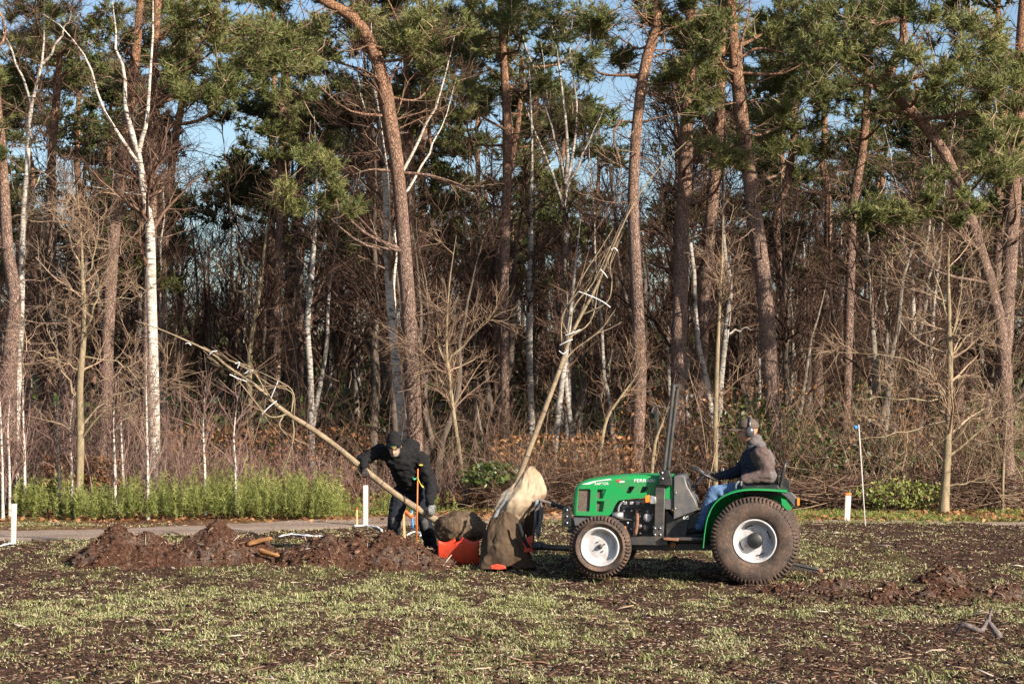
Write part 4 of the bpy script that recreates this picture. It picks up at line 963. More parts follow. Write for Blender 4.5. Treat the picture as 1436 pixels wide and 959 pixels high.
for nm, pp, ra in [('stem', pl((1404, 897, -.1), (1394, 882, 0), (1385, 870, .05)), (.035, .03, .02)), ('fork', pl((1386, 872, .05), (1388, 862, .05), (1391, 854, .05)), (.02, .014, .006)), ('fork', pl((1385, 870, .05), (1375, 884, 0), (1352, 876, .05), (1340, 888, .1)), (.02, .022, .03, .012))]:
    L = smooth_line(np.hstack([pp, np.array(ra)[:, None]]), 10); v, f = trunk_mesh(L[:, :3], L[:, 3], 8, gg, .12); pts_mesh(nm, [(v, f)], M['weathered'], r_, smooth=True)

# ------------------------------------------------------------------ brush pile, evergreen shrubs and a roof beyond the wood
g = np.random.default_rng(41)
def brush(label, pxr, Yr_, hmax, n, seed):
    g = np.random.default_rng(seed); px = g.uniform(*pxr, n); Y = g.uniform(*Yr_, n); x = wx(px, Y); z = terrain(x, Y, False) + .05 + hmax * g.uniform(0, 1, n) * np.sin((px - pxr[0]) / (pxr[1] - pxr[0]) * math.pi) ** .5
    a = g.normal(size=n) * .5 + np.where(g.uniform(0, 1, n) < .5, 0, math.pi); d = unit(np.stack([np.cos(a), np.sin(a) * .5, g.normal(size=n) * .18], 1)); L = g.uniform(.8, 2.6, n)
    P = np.stack([np.stack([x, Y, z], 1) + d * (L * t)[:, None] + g.normal(size=(n, 3)) * .05 for t in (-.5, -.2, .1, .35, .5)], 1); P[:, :, 2] = np.maximum(P[:, :, 2], .12)
    Q = np.linspace(1, .4, 5)[None] * g.uniform(.004, .015, n)[:, None]
    c = np.array([wx(sum(pxr) / 2, sum(Yr_) / 2), sum(Yr_) / 2, 0.16])
    root = thing('brush_pile', label, 'brush pile', c, group='brush piles before the wood')
    ac = Acc(); v, f = tubes(P, Q, 4); ac.add(v, f, np.repeat(g.uniform(.05, .8, n), 20)); o = link('branches', ac.mesh('brush_branches', c), M['twig'], root); o['kind'] = 'stuff'
    P2, Q2 = spawn(P, Q, 4, (.2, .8), (.3, 1), (20, 50), .05, .15, 4, .6, .004, 0, g); ac = Acc(); v, f = tubes(P2, Q2, 3); ac.add(v, f, np.repeat(g.uniform(.2, .8, len(P2)), 12)); o = link('twigs', ac.mesh('brush_twigs', c), M['twig'], root); o['kind'] = 'stuff'
brush('low pile of cut branches between the tractor and the glossy evergreen shrub', (1105, 1245), (33, 34), .5, 150, 1)
brush('heap of dry cut twigs between young tree and crooked pine', (1335, 1420), (33, 34), .55, 130, 2)
brush('tangle of dry reddish twigs behind the burlap bundle', (735, 850), (33, 34), .6, 110, 3)
def shrub(label, px, py, Y, rx, ry, n, seed, tone=.75):
    g = np.random.default_rng(seed); c = at(px, py, Y); b = np.array([c[0], c[1], float(terrain(c[0], c[1], False))])
    root = thing('evergreen_shrub', label, 'shrub', b, group='evergreen shrubs before the wood')
    rad = np.array([rx / ppm(Y), .45, ry / ppm(Y)])
    u = unit(g.normal(size=(n, 3))) * g.uniform(.3, 1, (n, 1)) ** .5 * rad * (1 + .3 * g.normal(size=(n, 1)) * .5) + (c - b); u[:, 2] = np.maximum(u[:, 2], .03)
    a = unit(g.normal(size=(n, 3)) + np.array([0, 0, .4])); q = unit(np.cross(a, g.normal(size=(n, 3)))); s = .042 * g.uniform(.6, 1.3, (n, 1)); k = unit(np.cross(a, q)) * s * .12
    v = np.stack([u - a * s, u + q * s * .45 + k, u + a * s, u - q * s * .45 + k], 1).reshape(-1, 3); i = (np.arange(n) * 4)[:, None]
    ac = Acc(); ac.add(v, [i + np.array([[0, 1, 2]]), i + np.array([[0, 2, 3]])], np.repeat(np.clip(tone + g.normal(size=n) * .22, 0, 1), 4)); o = link('leaves', ac.mesh('shrub_leaves'), M['leaf_green'], root); o['kind'] = 'stuff'
    P, Q = np.stack([np.zeros((26, 3)) + g.normal(size=(26, 3)) * [.15, .1, 0], u[:26] * .6, u[:26]], 1), np.tile([.012, .008, .004], (26, 1)); P[:, 0, 2] = 0
    ac = Acc(); v, f = tubes(P, Q, 4); ac.add(v, f, .4); o = link('stems', ac.mesh('shrub_stems'), M['twig'], root); o['kind'] = 'stuff'
shrub('glossy yellow-green evergreen shrub beside the tan young tree', 1262, 692, 32.9, 64, 21, 950, 1, .85)
shrub('dark green low shrub against the wood behind the burlap bundle', 688, 676, 33.2, 26, 9, 260, 2, .35)
shrub('small holly-like shrub behind the roll bar and driver', 1052, 640, 34.6, 40, 40, 900, 3, .35)
M['wall_far'] = m_plain('wall_far', (.30, .24, .20), .8); M['roof_far'] = m_plain('roof_far', (.16, .10, .085), .8)
c_ = at(1060, 560, 84); b_ = np.array([c_[0], c_[1], .1])
r_ = thing('low_building', 'low dim building with a white roof edge glimpsed through the wood', 'building', b_)
pts_mesh('wall', [bevel_box(-3, 5, 0, 5, 0, 1.55, .01)], M['wall_far'], r_)
pts_mesh('roof_edge', [bevel_box(-3.2, 5.2, -.15, 5.2, 1.56, 1.80, .01)], M['white_paint'], r_)
for k in range(3): pts_mesh('window', [bevel_box(-2.2 + k * 2.5, -1.2 + k * 2.5, -.04, .05, .5, 1.3, .01)], M['blue_tape'] if k == 2 else M['white_film'], r_)

# ------------------------------------------------------------------ tractor (local frame: x to its rear, y across, z up; root at the near rear wheel's foot)
YAW = R(9)
TR = np.array([wx(1058, 22.0), 22.0, 0.0])
EX = np.array([math.cos(YAW), -math.sin(YAW), 0]); EY = np.array([math.sin(YAW), math.cos(YAW), 0])
def TL(px, py, v):                                # pixel at depth v inside the tractor -> local point
    d = ray(px, py); o = np.array([0, 0, CAM_H]) - TR
    t = (v - o @ EY) / (d @ EY); p = o + t * d
    return np.array([p @ EX, v, p[2]])
def TW(l): return TR + EX * l[0] + EY * l[1] + np.array([0, 0, l[2]])
def PLM(name, c, rough, **k): M[name] = m_plain(name, c, rough, **k); return M[name]
PLM('tractor_green', (.010, .27, .070), .38, spec=.45, dirt=(.055, .20, .075), dscale=7)
PLM('black_paint', (.014, .015, .017), .42, dirt=(.06, .05, .042), dscale=7)
PLM('dark_steel', (.05, .05, .052), .5, metal=.3, dirt=(.11, .085, .065), dscale=8)
PLM('grey_plastic', (.085, .085, .09), .45, dirt=(.16, .14, .125), dscale=6)
PLM('rim_paint', (.50, .50, .52), .4, dirt=(.34, .29, .25), dscale=11)
PLM('aluminium', (.55, .55, .56), .35, metal=.6, dirt=(.3, .27, .24), dscale=12)
PLM('rust', (.24, .12, .07), .8, dirt=(.13, .06, .035), dscale=14)
PLM('amber', (.85, .25, .03), .25)
PLM('red_paint', (.62, .055, .02), .5, dirt=(.38, .05, .025), dscale=6, bump=.2)
PLM('decal_white', (.80, .82, .80), .5)
PLM('decal_red', (.62, .05, .04), .5)
PLM('black_cloth', (.02, .02, .022), .9, spec=.1)
PLM('seat_vinyl', (.03, .03, .033), .5)
PLM('strap_web', (.20, .215, .23), .7, dirt=(.09, .09, .10), dscale=18)
def m_tyre():
    t = NT('tyre_rubber'); v = t.coord(); n = t.noise(v, 6, 6, .7); n2 = t.noise(v, 40, 4, .7)
    c = t.mix(t.ramp(n, [(.34, (0, 0, 0)), (.62, (1, 1, 1))]), (.038, .034, .032), t.ramp(n2, [(.3, (.075, .047, .034)), (.7, (.18, .12, .09))]))
    t.col(c).rough(.85, 0, .2); t.bump(n2, .5, .01); return t.m
M['tyre'] = m_tyre()
def m_grille():
    t = NT('grille_mesh'); v = t.coord((1, 1, 1)); vo = t.n('ShaderNodeTexVoronoi', Scale=95.0); t.l(v, vo.inputs['Vector'])
    t.col(t.ramp(vo.outputs['Distance'], [(.25, (.012, .010, .009)), (.5, (.15, .11, .085))])).rough(.8); return t.m
M['grille'] = m_grille()
tractor = thing('tractor', 'green compact tractor with white wheel rims and a black roll bar', 'tractor', TR, -YAW)

def plate(pts2, holes=(), th=.02, bev=.004):
    """filled outline with holes, thickness th: verts in (x, t, z)"""
    cu = bpy.data.curves.new('tmp', 'CURVE'); cu.dimensions = '2D'; cu.fill_mode = 'BOTH'
    cu.extrude = max(th / 2 - bev, .0005); cu.bevel_depth = bev; cu.bevel_resolution = 1; cu.offset = -bev
    for pl_ in [pts2] + list(holes):
        s = cu.splines.new('POLY'); s.points.add(len(pl_) - 1); s.use_cyclic_u = True
        for q, (x, z) in zip(s.points, pl_): q.co = (x, z, 0, 1)
    o = bpy.data.objects.new('tmp', cu); me = o.to_mesh()
    v = np.array([q.co[:] for q in me.vertices]); f = {}
    for q in me.polygons: f.setdefault(len(q.vertices), []).append(list(q.vertices))
    o.to_mesh_clear(); bpy.data.objects.remove(o); bpy.data.curves.remove(cu)
    fl = []
    for k, a in f.items():
        a = np.array(a)
        if k <= 4: fl.append(a)
        else:
            for i in range(1, k - 1): fl.append(a[:, [0, i, i + 1]])
    return np.stack([v[:, 0], v[:, 2], v[:, 1]], 1), fl
def round_poly(p, r=.25, n=4):
    """corners of a pixel polygon rounded by a share of the shorter side"""
    p = np.array(p, float); out = []
    for i in range(len(p)):
        a, b, c = p[i - 1], p[i], p[(i + 1) % len(p)]; d = min(np.linalg.norm(a - b), np.linalg.norm(c - b)) * r
        s = b + (a - b) / np.linalg.norm(a - b) * d; e = b + (c - b) / np.linalg.norm(c - b) * d
        for t in np.linspace(0, 1, n): out.append((1 - t) ** 2 * s + 2 * t * (1 - t) * b + t * t * e)
    return np.array(out)
def PX(poly, v): return [tuple(TL(x, y, v)[[0, 2]]) for x, y in poly]
def plt(name, poly, v0, v1, mat, holes=(), bev=.005, parent=None, both=False, rnd=0):
    """a plate whose near face shows the pixel polygon at depth v0, running back to v1"""
    if rnd: poly = round_poly(poly, rnd)
    a = plate(PX(poly, v0), [PX(h, v0) for h in holes], v1 - v0, bev); v = a[0].copy(); v[:, 1] += (v0 + v1) / 2
    return pts_mesh(name, [(v, a[1])], mat, parent or tractor)
def rect(a, b, c, d): return [(a, b), (c, b), (c, d), (a, d)]
def tub(name, pp, r, mat, parent=None, n=10, K=None, raw=False):
    P = np.array([p if raw else TL(*p) for p in pp]); K = K or (len(P) if len(P) == 2 else len(P) * 5); L = smooth_line(P, K)
    v, f = tubes(L[None], np.full((1, K), r), n); v = np.vstack([v, L[0], L[-1]])
    e = [[K * n, (j + 1) % n, j] for j in range(n)] + [[K * n + 1, (K - 1) * n + j, (K - 1) * n + (j + 1) % n] for j in range(n)]
    return pts_mesh(name, [(v, f + [np.array(e)])], mat, parent or tractor, smooth=True)
def lathe(prof, n=48):
    """profile (r, y) turned about the y axis"""
    p = np.array(prof, float); a = np.arange(n) * 2 * math.pi / n; k = len(p)
    v = np.stack([p[:, 0][:, None] * np.cos(a), np.repeat(p[:, 1][:, None], n, 1), p[:, 0][:, None] * np.sin(a)], -1).reshape(-1, 3)
    i = np.arange(k - 1)[:, None] * n; j = np.arange(n)[None]; j2 = (j + 1) % n
    return v, [np.stack([i + j, i + n + j, i + n + j2, i + j2], -1).reshape(-1, 4)]
def wheel(name, cx, cz, v0, Rr, rr, W, nl, mirror, kind, rot=.1):
    s = -1 if mirror else 1
    root = bpy.data.objects.new(name, None); col.objects.link(root); root.parent = tractor; root.location = (cx, v0, cz); root.empty_display_size = .1
    if mirror: root.rotation_euler = (0, 0, math.pi)
    b = Rr - .016
    prof = [(rr, .055), (rr + .012, .03), (rr + .05, .008), ((rr + b) / 2, 0), (b - .07, .008), (b - .03, .03), (b - .008, .06), (b, .10), (b, W - .10), (b - .008, W - .06), (b - .03, W - .03), ((rr + b) / 2, W), (rr + .03, W - .02), (rr, W - .05), (rr - .02, W - .08), (rr - .02, .08), (rr, .055)]
    parts = [lathe(prof, 72)]; g = np.random.default_rng(3)
    for k in range(nl):
        for row in range(5):
            a = 2 * math.pi * (k + .5 * (row % 2)) / nl; wa = math.pi / nl * (.62)
            if row in (0, 4):
                y0, y1 = (.012, .07) if row == 0 else (W - .07, W - .012)
                rad = [(b - (.045 if kind == 'rear' else .028), y0 if row == 0 else y1), (b + .012, y0 + .018 if row == 0 else y1 - .018), (b + .015, y1 if row == 0 else y0), (b - .01, y1 if row == 0 else y0)]
            else:
                yc = W / 2 + (row - 2) * (W - .14) / 3.0; hw = (W - .14) / 7.5
                rad = [(b - .01, yc - hw), (b + .015, yc - hw * .9), (b + .015, yc + hw * .9), (b - .01, yc + hw)]
            ring = []
            for aa in (a - wa, a + wa):
                c_, s_ = math.cos(aa + rot), math.sin(aa + rot); ring.append([(r_ * c_, y_, r_ * s_) for r_, y_ in rad])
            v = np.array(ring).reshape(-1, 3)
            parts.append((v, [np.array([[0, 1, 2, 3], [7, 6, 5, 4], [0, 4, 5, 1], [1, 5, 6, 2], [2, 6, 7, 3]])]))
    # the tread bites a little into the soft ground
    ty = pts_mesh('tyre', parts, M['tyre'], root)
    if kind == 'rear':
        rp = [(rr + .004, .060), (rr + .006, .035), (rr - .004, .022), (rr - .014, .030), (rr - .022, .060), (rr - .030, .070), (rr - .034, .10), (rr - .045, .150), (rr - .070, .158), (.135, .138), (.10, .138), (.0, .138)]
    else:
        rp = [(rr + .004, .055), (rr + .006, .032), (rr - .006, .020), (rr - .018, .030), (rr - .026, .055), (rr - .036, .062), (rr - .042, .10), (rr - .055, .118), (rr - .09, .112), (.05, .095), (.0, .093)]
    pts_mesh('rim', [lathe(rp, 56)], M['rim_paint'], root, smooth=False)
    if kind == 'rear':
        pts_mesh('hub', [lathe([(.092, .142), (.092, .080), (.082, .070), (.0, .070)], 28)], M['black_paint'], root)
        for k in range(3):
            a = math.pi / 2 + k * 2.094; c = np.array([.135 * math.cos(a), 0, .135 * math.sin(a)]); pts_mesh('bolt', [cyl(c + [0, .145, 0], c + [0, .118, 0], .016, .013, 8)], M['rim_paint'], root)
        for k in range(4):
            a = .4 + k * math.pi / 2
            arc = [TLs for TLs in [(.178 * math.cos(a + t), .152, .178 * math.sin(a + t)) for t in np.linspace(-.28, .28, 7)]]
            v, f = tubes(np.array([arc]), np.full((1, 7), .008), 6); pts_mesh('slot', [(v, f)], M['black_paint'], root)
    else:
        pts_mesh('hub', [lathe([(.030, .098), (.030, .070), (.022, .062), (.0, .062)], 20)], M['dark_steel'], root)
        for k in range(4):
            a = .5 + k * math.pi / 2; c = np.array([.062 * math.cos(a), 0, .062 * math.sin(a)]); pts_mesh('bolt', [cyl(c + [0, .103, 0], c + [0, .080, 0], .009, .008, 8)], M['dark_steel'], root)
    return root
VC = .66
rc = TL(1058, 757, 0); fc = TL(840.5, 767, .06)
RR = .517; FR = .368
wheel('rear_wheel', rc[0], RR - .012, 0.0, RR, .252, .37, 66, False, 'rear')
wheel('rear_wheel', rc[0], RR - .012, 2 * VC, RR, .252, .37, 66, True, 'rear')
wheel('front_wheel', fc[0], fc[2], .06, FR, .228, .25, 50, False, 'front')
wheel('front_wheel', fc[0], fc[2], 2 * VC - .06, FR, .228, .25, 50, True, 'front')

# bonnet: outline swept over the width with a rounded shoulder, side skins with real openings
VH = .37                                           # near face of the bonnet side
out = [(945, 665.5), (925, 665), (907, 664.6), (881, 665.1), (858.8, 666.8), (836, 669.6), (820, 673), (811, 677.5), (806, 684), (803.6, 696), (802.2, 710), (802, 721)]
ol = smooth_line([TL(x, y, VH + .1)[[0, 2]] for x, y in out], 40)
tan = np.gradient(ol, axis=0); tan /= np.linalg.norm(tan, axis=1, keepdims=True); nin = np.stack([-tan[:, 1], tan[:, 0]], 1)
if nin[0, 1] > 0: nin = -nin
prof = [(VH, .062), (VH + .006, .040), (VH + .03, .018), (VH + .08, .006), (VH + .17, .001), (VC, 0)]
prof += [(2 * VC - a, b) for a, b in prof[::-1][1:]]
V = np.stack([np.stack([ol[:, 0] + nin[:, 0] * b, np.full(40, a), ol[:, 1] + nin[:, 1] * b], 1) for a, b in prof], 1)
i = np.arange(39)[:, None] * len(prof); j = np.arange(len(prof) - 1)[None]
shell = (V.reshape(-1, 3), [np.stack([i + j, i + j + 1, i + len(prof) + j + 1, i + len(prof) + j], -1).reshape(-1, 4)])
bonnet = pts_mesh('bonnet', [shell], M['tractor_green'], tractor, smooth=True)
ins = [tuple(q) for q in (ol + nin * .061)]
low = [TL(x, y, VH)[[0, 2]] for x, y in [(805, 722.5), (830, 723.5), (851, 724), (857, 720.7), (862.5, 708), (868, 701.5), (885, 699.5), (904, 698), (933, 700), (944, 700)]]
side_o = ins + [tuple(q) for q in low]
h1 = round_poly([(811, 685), (828.8, 685), (827, 717.3), (809, 717.3)], .15); h2 = round_poly([(837.5, 686), (850, 686), (845, 699), (837, 699)], .12); h2b = round_poly([(836.8, 702.5), (847.5, 702.5), (845, 717.5), (836.3, 717.5)], .12)
h3 = round_poly([(877.5, 691.6), (882, 682), (890, 682), (884, 691.6)], .12); h4 = round_poly([(897, 691), (901, 682), (909.5, 682.8), (904, 690.6)], .12)
for vv, nm in ((VH, 'side_skin'), (2 * VC - VH - .016, 'side_skin')):
    a = plate(side_o, [PX(h, VH) for h in (h1, h2, h2b, h3, h4)], .016, .003); v = a[0].copy(); v[:, 1] += vv + .008
    sk = pts_mesh(nm, [(v, a[1])], M['tractor_green'], bonnet)
    if vv == VH: near_skin = sk
for poly in (h1,): plt('grille', rect(806, 681, 832, 720), VH + .03, VH + .04, M['grille'], parent=bonnet)
plt('grille', rect(834, 683, 853, 720), VH + .045, VH + .055, M['grille'], parent=bonnet)
plt('vent_backing', rect(874, 679, 913, 695), VH + .05, VH + .06, M['black_paint'], parent=bonnet)
# scoop: slanted green inset in the rear half of the second opening
sc_p = [TL(846, 686, VH + .01), TL(852, 686, VH + .01), TL(847, 718, VH + .01), TL(841, 718, VH + .04), TL(842, 700, VH + .045), TL(843, 686, VH + .04)]
pts_mesh('scoop', [(np.array(sc_p), [np.array([[0, 1, 2], [0, 2, 4], [2, 3, 4], [0, 4, 5]])])], M['tractor_green'], bonnet)
# decals and lettering
def text(txt, px, py, hpx, v, mat, wpx=None, parent=None, bold=.0, tilt=0):
    cu = bpy.data.curves.new('tmp', 'FONT'); cu.body = txt; cu.align_x = 'LEFT'; cu.extrude = .0008; cu.offset = bold
    o = bpy.data.objects.new('tmp', cu); me = o.to_mesh(); vv = np.array([q.co[:] for q in me.vertices]); f = {}
    for q in me.polygons: f.setdefault(len(q.vertices), []).append(list(q.vertices))
    o.to_mesh_clear(); bpy.data.objects.remove(o); bpy.data.curves.remove(cu)
    a = TL(px, py, v); H_ = hpx / 119.0; sz = H_ / (vv[:, 1].max() - vv[:, 1].min()); sx = sz if not wpx else (wpx / 119.0) / (vv[:, 0].max() - vv[:, 0].min())
    x = (vv[:, 0] - vv[:, 0].min()) * sx; z = (vv[:, 1] - vv[:, 1].min()) * sz
    return pts_mesh('lettering', [(np.stack([a[0] + x, np.full(len(x), v) - vv[:, 2], a[2] + z + tilt * x], 1), [np.array(q) for k, q in f.items() if k <= 4])], mat, parent or bonnet)
text('FERRARI', 889.5, 675.6, 4.4, VH - .002, M['decal_white'], 29, bold=.006)
text('RAPTOR', 834, 680, 3.6, VH - .002, M['decal_white'], 20, bold=.004, tilt=.03)
plt('stripe', [(815, 679.0), (833, 674.2), (857, 671.0), (857, 672.6), (838, 674.6), (826, 679.0)], VH - .003, VH - .001, M['decal_white'], bev=.0004, parent=bonnet)
plt('emblem', [(863.5, 671.5), (866, 673.5), (869, 671.3), (871, 674), (868.5, 676.5), (865.5, 675.5)], VH - .003, VH - .001, M['decal_red'], bev=.0004, parent=bonnet)
plt('emblem', [(869, 674.5), (875.5, 674.2), (875.5, 676.2), (868.5, 676.4)], VH - .0045, VH - .0032, M['decal_white'], bev=.0004, parent=bonnet)

# chassis, engine and front axle
plt('engine_block', [(858, 705), (936, 702), (936, 752), (880, 752), (866, 735), (858, 722)], .42, .90, M['black_paint'])
plt('air_box', [(868, 703), (905, 700), (905, 712), (872, 714)], .39, .60, M['black_paint'], rnd=.15)
for x in (874, 883, 892): plt('injector', rect(x, 703, x + 5, 707.5), .375, .40, M['aluminium'], rnd=.2)
tub('intake_pipe', [(875, 702, .40), (868.5, 709, .39), (867, 717, .39)], .012, M['aluminium'])
tub('oil_filter', [(859, 722.5, .385), (874, 722.5, .385)], .040, M['aluminium'], n=16, K=2)
tub('fuel_hose', [(862, 730, .39), (878, 728, .385), (890, 729, .39), (898, 723, .4)], .010, M['dark_steel'])
tub('exhaust_pipe', [(893, 714, .36), (893.5, 732, .36), (891, 749, .37)], .022, M['rust'], n=14)
tub('pipe_cap', [(890, 715, .355), (899, 714, .355)], .016, M['dark_steel'], n=12)
def disc(name, px, py, v0, v1, r, mat, n=24):
    c = TL(px, py, v0); return pts_mesh(name, [cyl(c + np.array([0, v1 - v0, 0]), c, r, r * .94, n)], mat, tractor)
disc('filter_cap', 908, 726, .36, .42, .052, M['rim_paint']); disc('pump', 906, 741, .37, .45, .048, M['dark_steel']); disc('pulley', 897, 738, .39, .42, .03, M['grey_plastic'])
for x, y in ((875, 716), (886, 716), (908, 717), (880, 733), (898, 748), (915, 722), (872, 745), (885, 742)): disc('bolt', x, y, .395, .43, .014, M['aluminium'], 10)
plt('beam', [(884, 752.5), (931, 752.5), (936, 757), (936, 764), (884, 764)], .20, .34, M['dark_steel'])
plt('frame_rail', [(868, 762), (1000, 762), (1000, 771.5), (868, 771.5)], .36, .94, M['black_paint'])
plt('floor_plate', [(934, 753.5), (990, 753.5), (990, 757.5), (934, 757.5)], .14, 1.18, M['dark_steel'])
plt('gearbox', [(930, 725), (1010, 712), (1070, 712), (1070, 770), (930, 770)], .46, .86, M['black_paint'])
plt('step_bracket', [(929, 753), (952, 754.5), (951, 758.5), (931, 757)], .13, .3, M['rust'])
disc('drain_plug', 943, 764, .30, .4, .045, M['rust'], 16)
plt('nose_skirt', [(803, 723), (851, 725), (862, 733), (858, 738), (806, 737)], .40, .92, M['grey_plastic'], rnd=.1)
plt('front_axle', [(825, 756), (860, 756), (860, 775), (825, 775)], .28, 1.04, M['dark_steel'])
plt('axle_support', [(812, 735), (880, 735), (884, 764), (826, 762)], .45, .87, M['black_paint'])
plt('hitch_plate', [(790, 711), (797, 709.5), (801, 713), (801, 739), (788, 738), (788, 720)], .40, .46, M['black_paint'], rnd=.15)
plt('hitch_plate', [(790, 711), (797, 709.5), (801, 713), (801, 739), (788, 738), (788, 720)], .86, .92, M['black_paint'], rnd=.15)
plt('hitch_block', [(797, 728), (810, 732), (810, 748), (796, 747)], .44, .88, M['black_paint'])
for y in (715, 724, 733): disc('pin', 795, y, .385, .41, .012, M['aluminium'], 10)
# near side post, roll bar and mirror
plt('side_post', [(919.5, 680), (932.5, 680), (931, 740), (930, 752), (917, 752)], .29, .345, M['dark_steel'])
plt('side_post', [(919.5, 680), (932.5, 680), (931, 740), (930, 752), (917, 752)], .975, 1.03, M['dark_steel'])
plt('foot_plate', [(915.5, 737), (930, 737), (930, 753), (915.5, 753)], .272, .29, M['dark_steel'])
for x, y in ((918.5, 740.5), (926, 740.5), (918.5, 749.5), (926, 749.5)): disc('bolt', x, y, .258, .275, .012, M['aluminium'], 10)
plt('post_clamp', [(926, 660), (938, 659), (942, 673), (941.5, 681), (924, 679.5), (924, 670)], .25, .37, M['black_paint'], rnd=.1)
plt('post_clamp', [(926, 660), (938, 659), (942, 673), (941.5, 681), (924, 679.5), (924, 670)], .95, 1.07, M['black_paint'], rnd=.1)
for x, y in ((929, 671), (928.5, 663)): disc('bolt', x, y, .235, .26, .014, M['aluminium'], 10)
b0 = TL(930.5, 664, .31); b1 = TL(944, 548, .31); b2 = TL(945.5, 541.5, .36)
far = lambda p: np.array([p[0], 2 * VC - p[1], p[2]])
tub('roll_bar', [b0, b0 * .5 + b1 * .5, b1, b2, (b2 + far(b2)) / 2, far(b2), far(b1), far(b0) * .5 + far(b1) * .5, far(b0)], .023, M['dark_steel'], raw=True, n=14, K=70)
tub('mirror_arm', [(941, 575, .31), (930, 571, .28), (919, 570, .25), (914.5, 576, .22), (914, 582, .2)], .008, M['black_paint'])
plt('mirror', [(917.5, 576), (922.5, 575), (922.5, 603), (918.5, 603)], .13, .27, M['black_paint'], rnd=.2)
plt('mirror_clamp', [(910, 581), (917, 580), (917, 587), (910, 587)], .19, .23, M['black_paint'], rnd=.2)
# indicator
plt('indicator', [(904.5, 695), (910.5, 694), (911, 704), (904.5, 705)], .20, .29, M['amber'], rnd=.25); plt('indicator_body', [(911.3, 694.5), (919.5, 697), (920, 706), (911.3, 706.5)], .20, .29, M['aluminium'], rnd=.2)
plt('side_marker', rect(874, 738, 877.5, 743.5), .22, .26, M['amber'], rnd=.2)
# cowl, dash, steering
plt('cowl', [(945, 666.5), (959.5, 667), (964, 682), (975, 701), (979, 714), (966, 720), (944, 729)], .33, .99, M['grey_plastic'], bev=.012)
for x, y in ((948, 691), (947, 713)): disc('rivet', x, y, .322, .335, .009, M['aluminium'], 8)
text('60', 958, 728, 4.5, .325, M['decal_white'], 8, parent=tractor)
plt('dash', [(957, 668), (966, 676), (970, 692), (962, 690)], .40, .92, M['black_paint'], rnd=.15)
plt('plate_under', [(932, 700), (944, 700), (944, 714), (932, 714)], .36, .96, M['grey_plastic'])
plt('bulkhead', [(934, 714), (946, 728), (966, 722), (962, 753), (934, 753)], .40, .92, M['black_paint'])
tub('steering_column', [(966, 690, VC), (978, 678, VC), (987, 664, VC)], .028, M['black_paint'])
cs = TL(987.5, 663.8, VC); ea = TL(967.5, 653, VC) - cs; ea /= np.linalg.norm(ea); eb = np.array([0, 1., 0])
ring = np.array([cs + .175 * (math.cos(t) * ea + math.sin(t) * eb) for t in np.linspace(0, 2 * math.pi, 33)])
v, f = tubes(ring[None], np.full((1, 33), .015), 8); sw = pts_mesh('steering_wheel', [(v, f)], M['black_paint'], tractor, smooth=True)
for t in (.5, 2.6, 4.7): tub('spoke', [cs, cs + .175 * (math.cos(t) * ea + math.sin(t) * eb)], .012, M['black_paint'], sw, raw=True)
tub('lever', [(968, 724, .5), (975, 723, .45), (982, 718, .42)], .006, M['aluminium'])
tub('brake_pedal', [(962, 735, .48), (955, 744, .45), (948, 747, .42)], .010, M['dark_steel'])
# fenders, seat, rear
FO = [(985, 768), (987, 748), (990.5, 728), (997, 712), (1007, 700), (1020, 692.5), (1036, 687.8), (1055, 686), (1080, 686.8), (1104, 688.8)]
def fender(vn, sgn):
    L = smooth_line([TL(x, y, 0.03)[[0, 2]] for x, y in FO], 36); t = np.gradient(L, axis=0); t /= np.linalg.norm(t, axis=1, keepdims=True); nn = np.stack([-t[:, 1], t[:, 0]], 1)
    if nn[20, 1] > 0: nn = -nn
    prof = [(.0, .015), (.0, .006), (.008, 0), (.40, 0), (.42, .01), (.42, .20), (.41, .20), (.41, .012), (.012, .012), (.012, .015)]
    V = np.stack([np.stack([L[:, 0] + nn[:, 0] * b, np.full(36, vn + sgn * a), L[:, 1] + nn[:, 1] * b], 1) for a, b in prof], 1); n = len(prof)
    i = np.arange(35)[:, None] * n; j = np.arange(n)[None]; q = np.stack([i + j, i + (j + 1) % n, i + n + (j + 1) % n, i + n + j], -1).reshape(-1, 4)
    return pts_mesh('fender', [(V.reshape(-1, 3), [q])], M['tractor_green'], tractor)
fender(.03, 1); fender(2 * VC - .03, -1)
for vn in (.02, 2 * VC - .14):
    plt('tail_bracket', [(1094, 690.5), (1110, 690), (1119.5, 700), (1119, 711), (1113, 709), (1104, 698)], vn + .02, vn + .12, M['grey_plastic'], rnd=.08)
    plt('tail_light', [(1117.5, 698), (1121, 698.5), (1121, 709), (1117.5, 709)], vn, vn + .10, M['amber'], rnd=.2)
    plt('rear_panel', [(1095, 698), (1106, 702), (1112, 712), (1104, 716), (1096, 708)], vn + .04, vn + .06, M['tractor_green'])
plt('seat', [(1040, 687), (1044, 683), (1092, 684), (1095, 690), (1092, 696), (1044, 696)], .42, .90, M['seat_vinyl'], bev=.02)
plt('backrest', [(1082, 684), (1084, 668), (1087, 660), (1092, 660), (1091, 684)], .44, .88, M['seat_vinyl'], bev=.015)
s0 = TL(1094, 686, .40); s1 = TL(1100, 655, .40); s2 = TL(1101.5, 650.5, .45)
tub('back_rail', [s0, s0 * .5 + s1 * .5, s1, s2, (s2 + far(s2)) / 2, far(s2), far(s1), far(s0) * .5 + far(s1) * .5, far(s0)], .024, M['black_paint'], raw=True, n=12, K=60)
plt('rear_box', [(1096, 673), (1107, 674), (1107, 689), (1094, 689)], .40, .60, M['black_paint'], rnd=.12)
plt('side_console', [(1040, 681), (1090, 680), (1094, 686), (1042, 688)], .30, .40, M['black_paint'], rnd=.15)
tub('lever', [(1046, 684, .34), (1041, 678, .33)], .008, M['black_paint'])
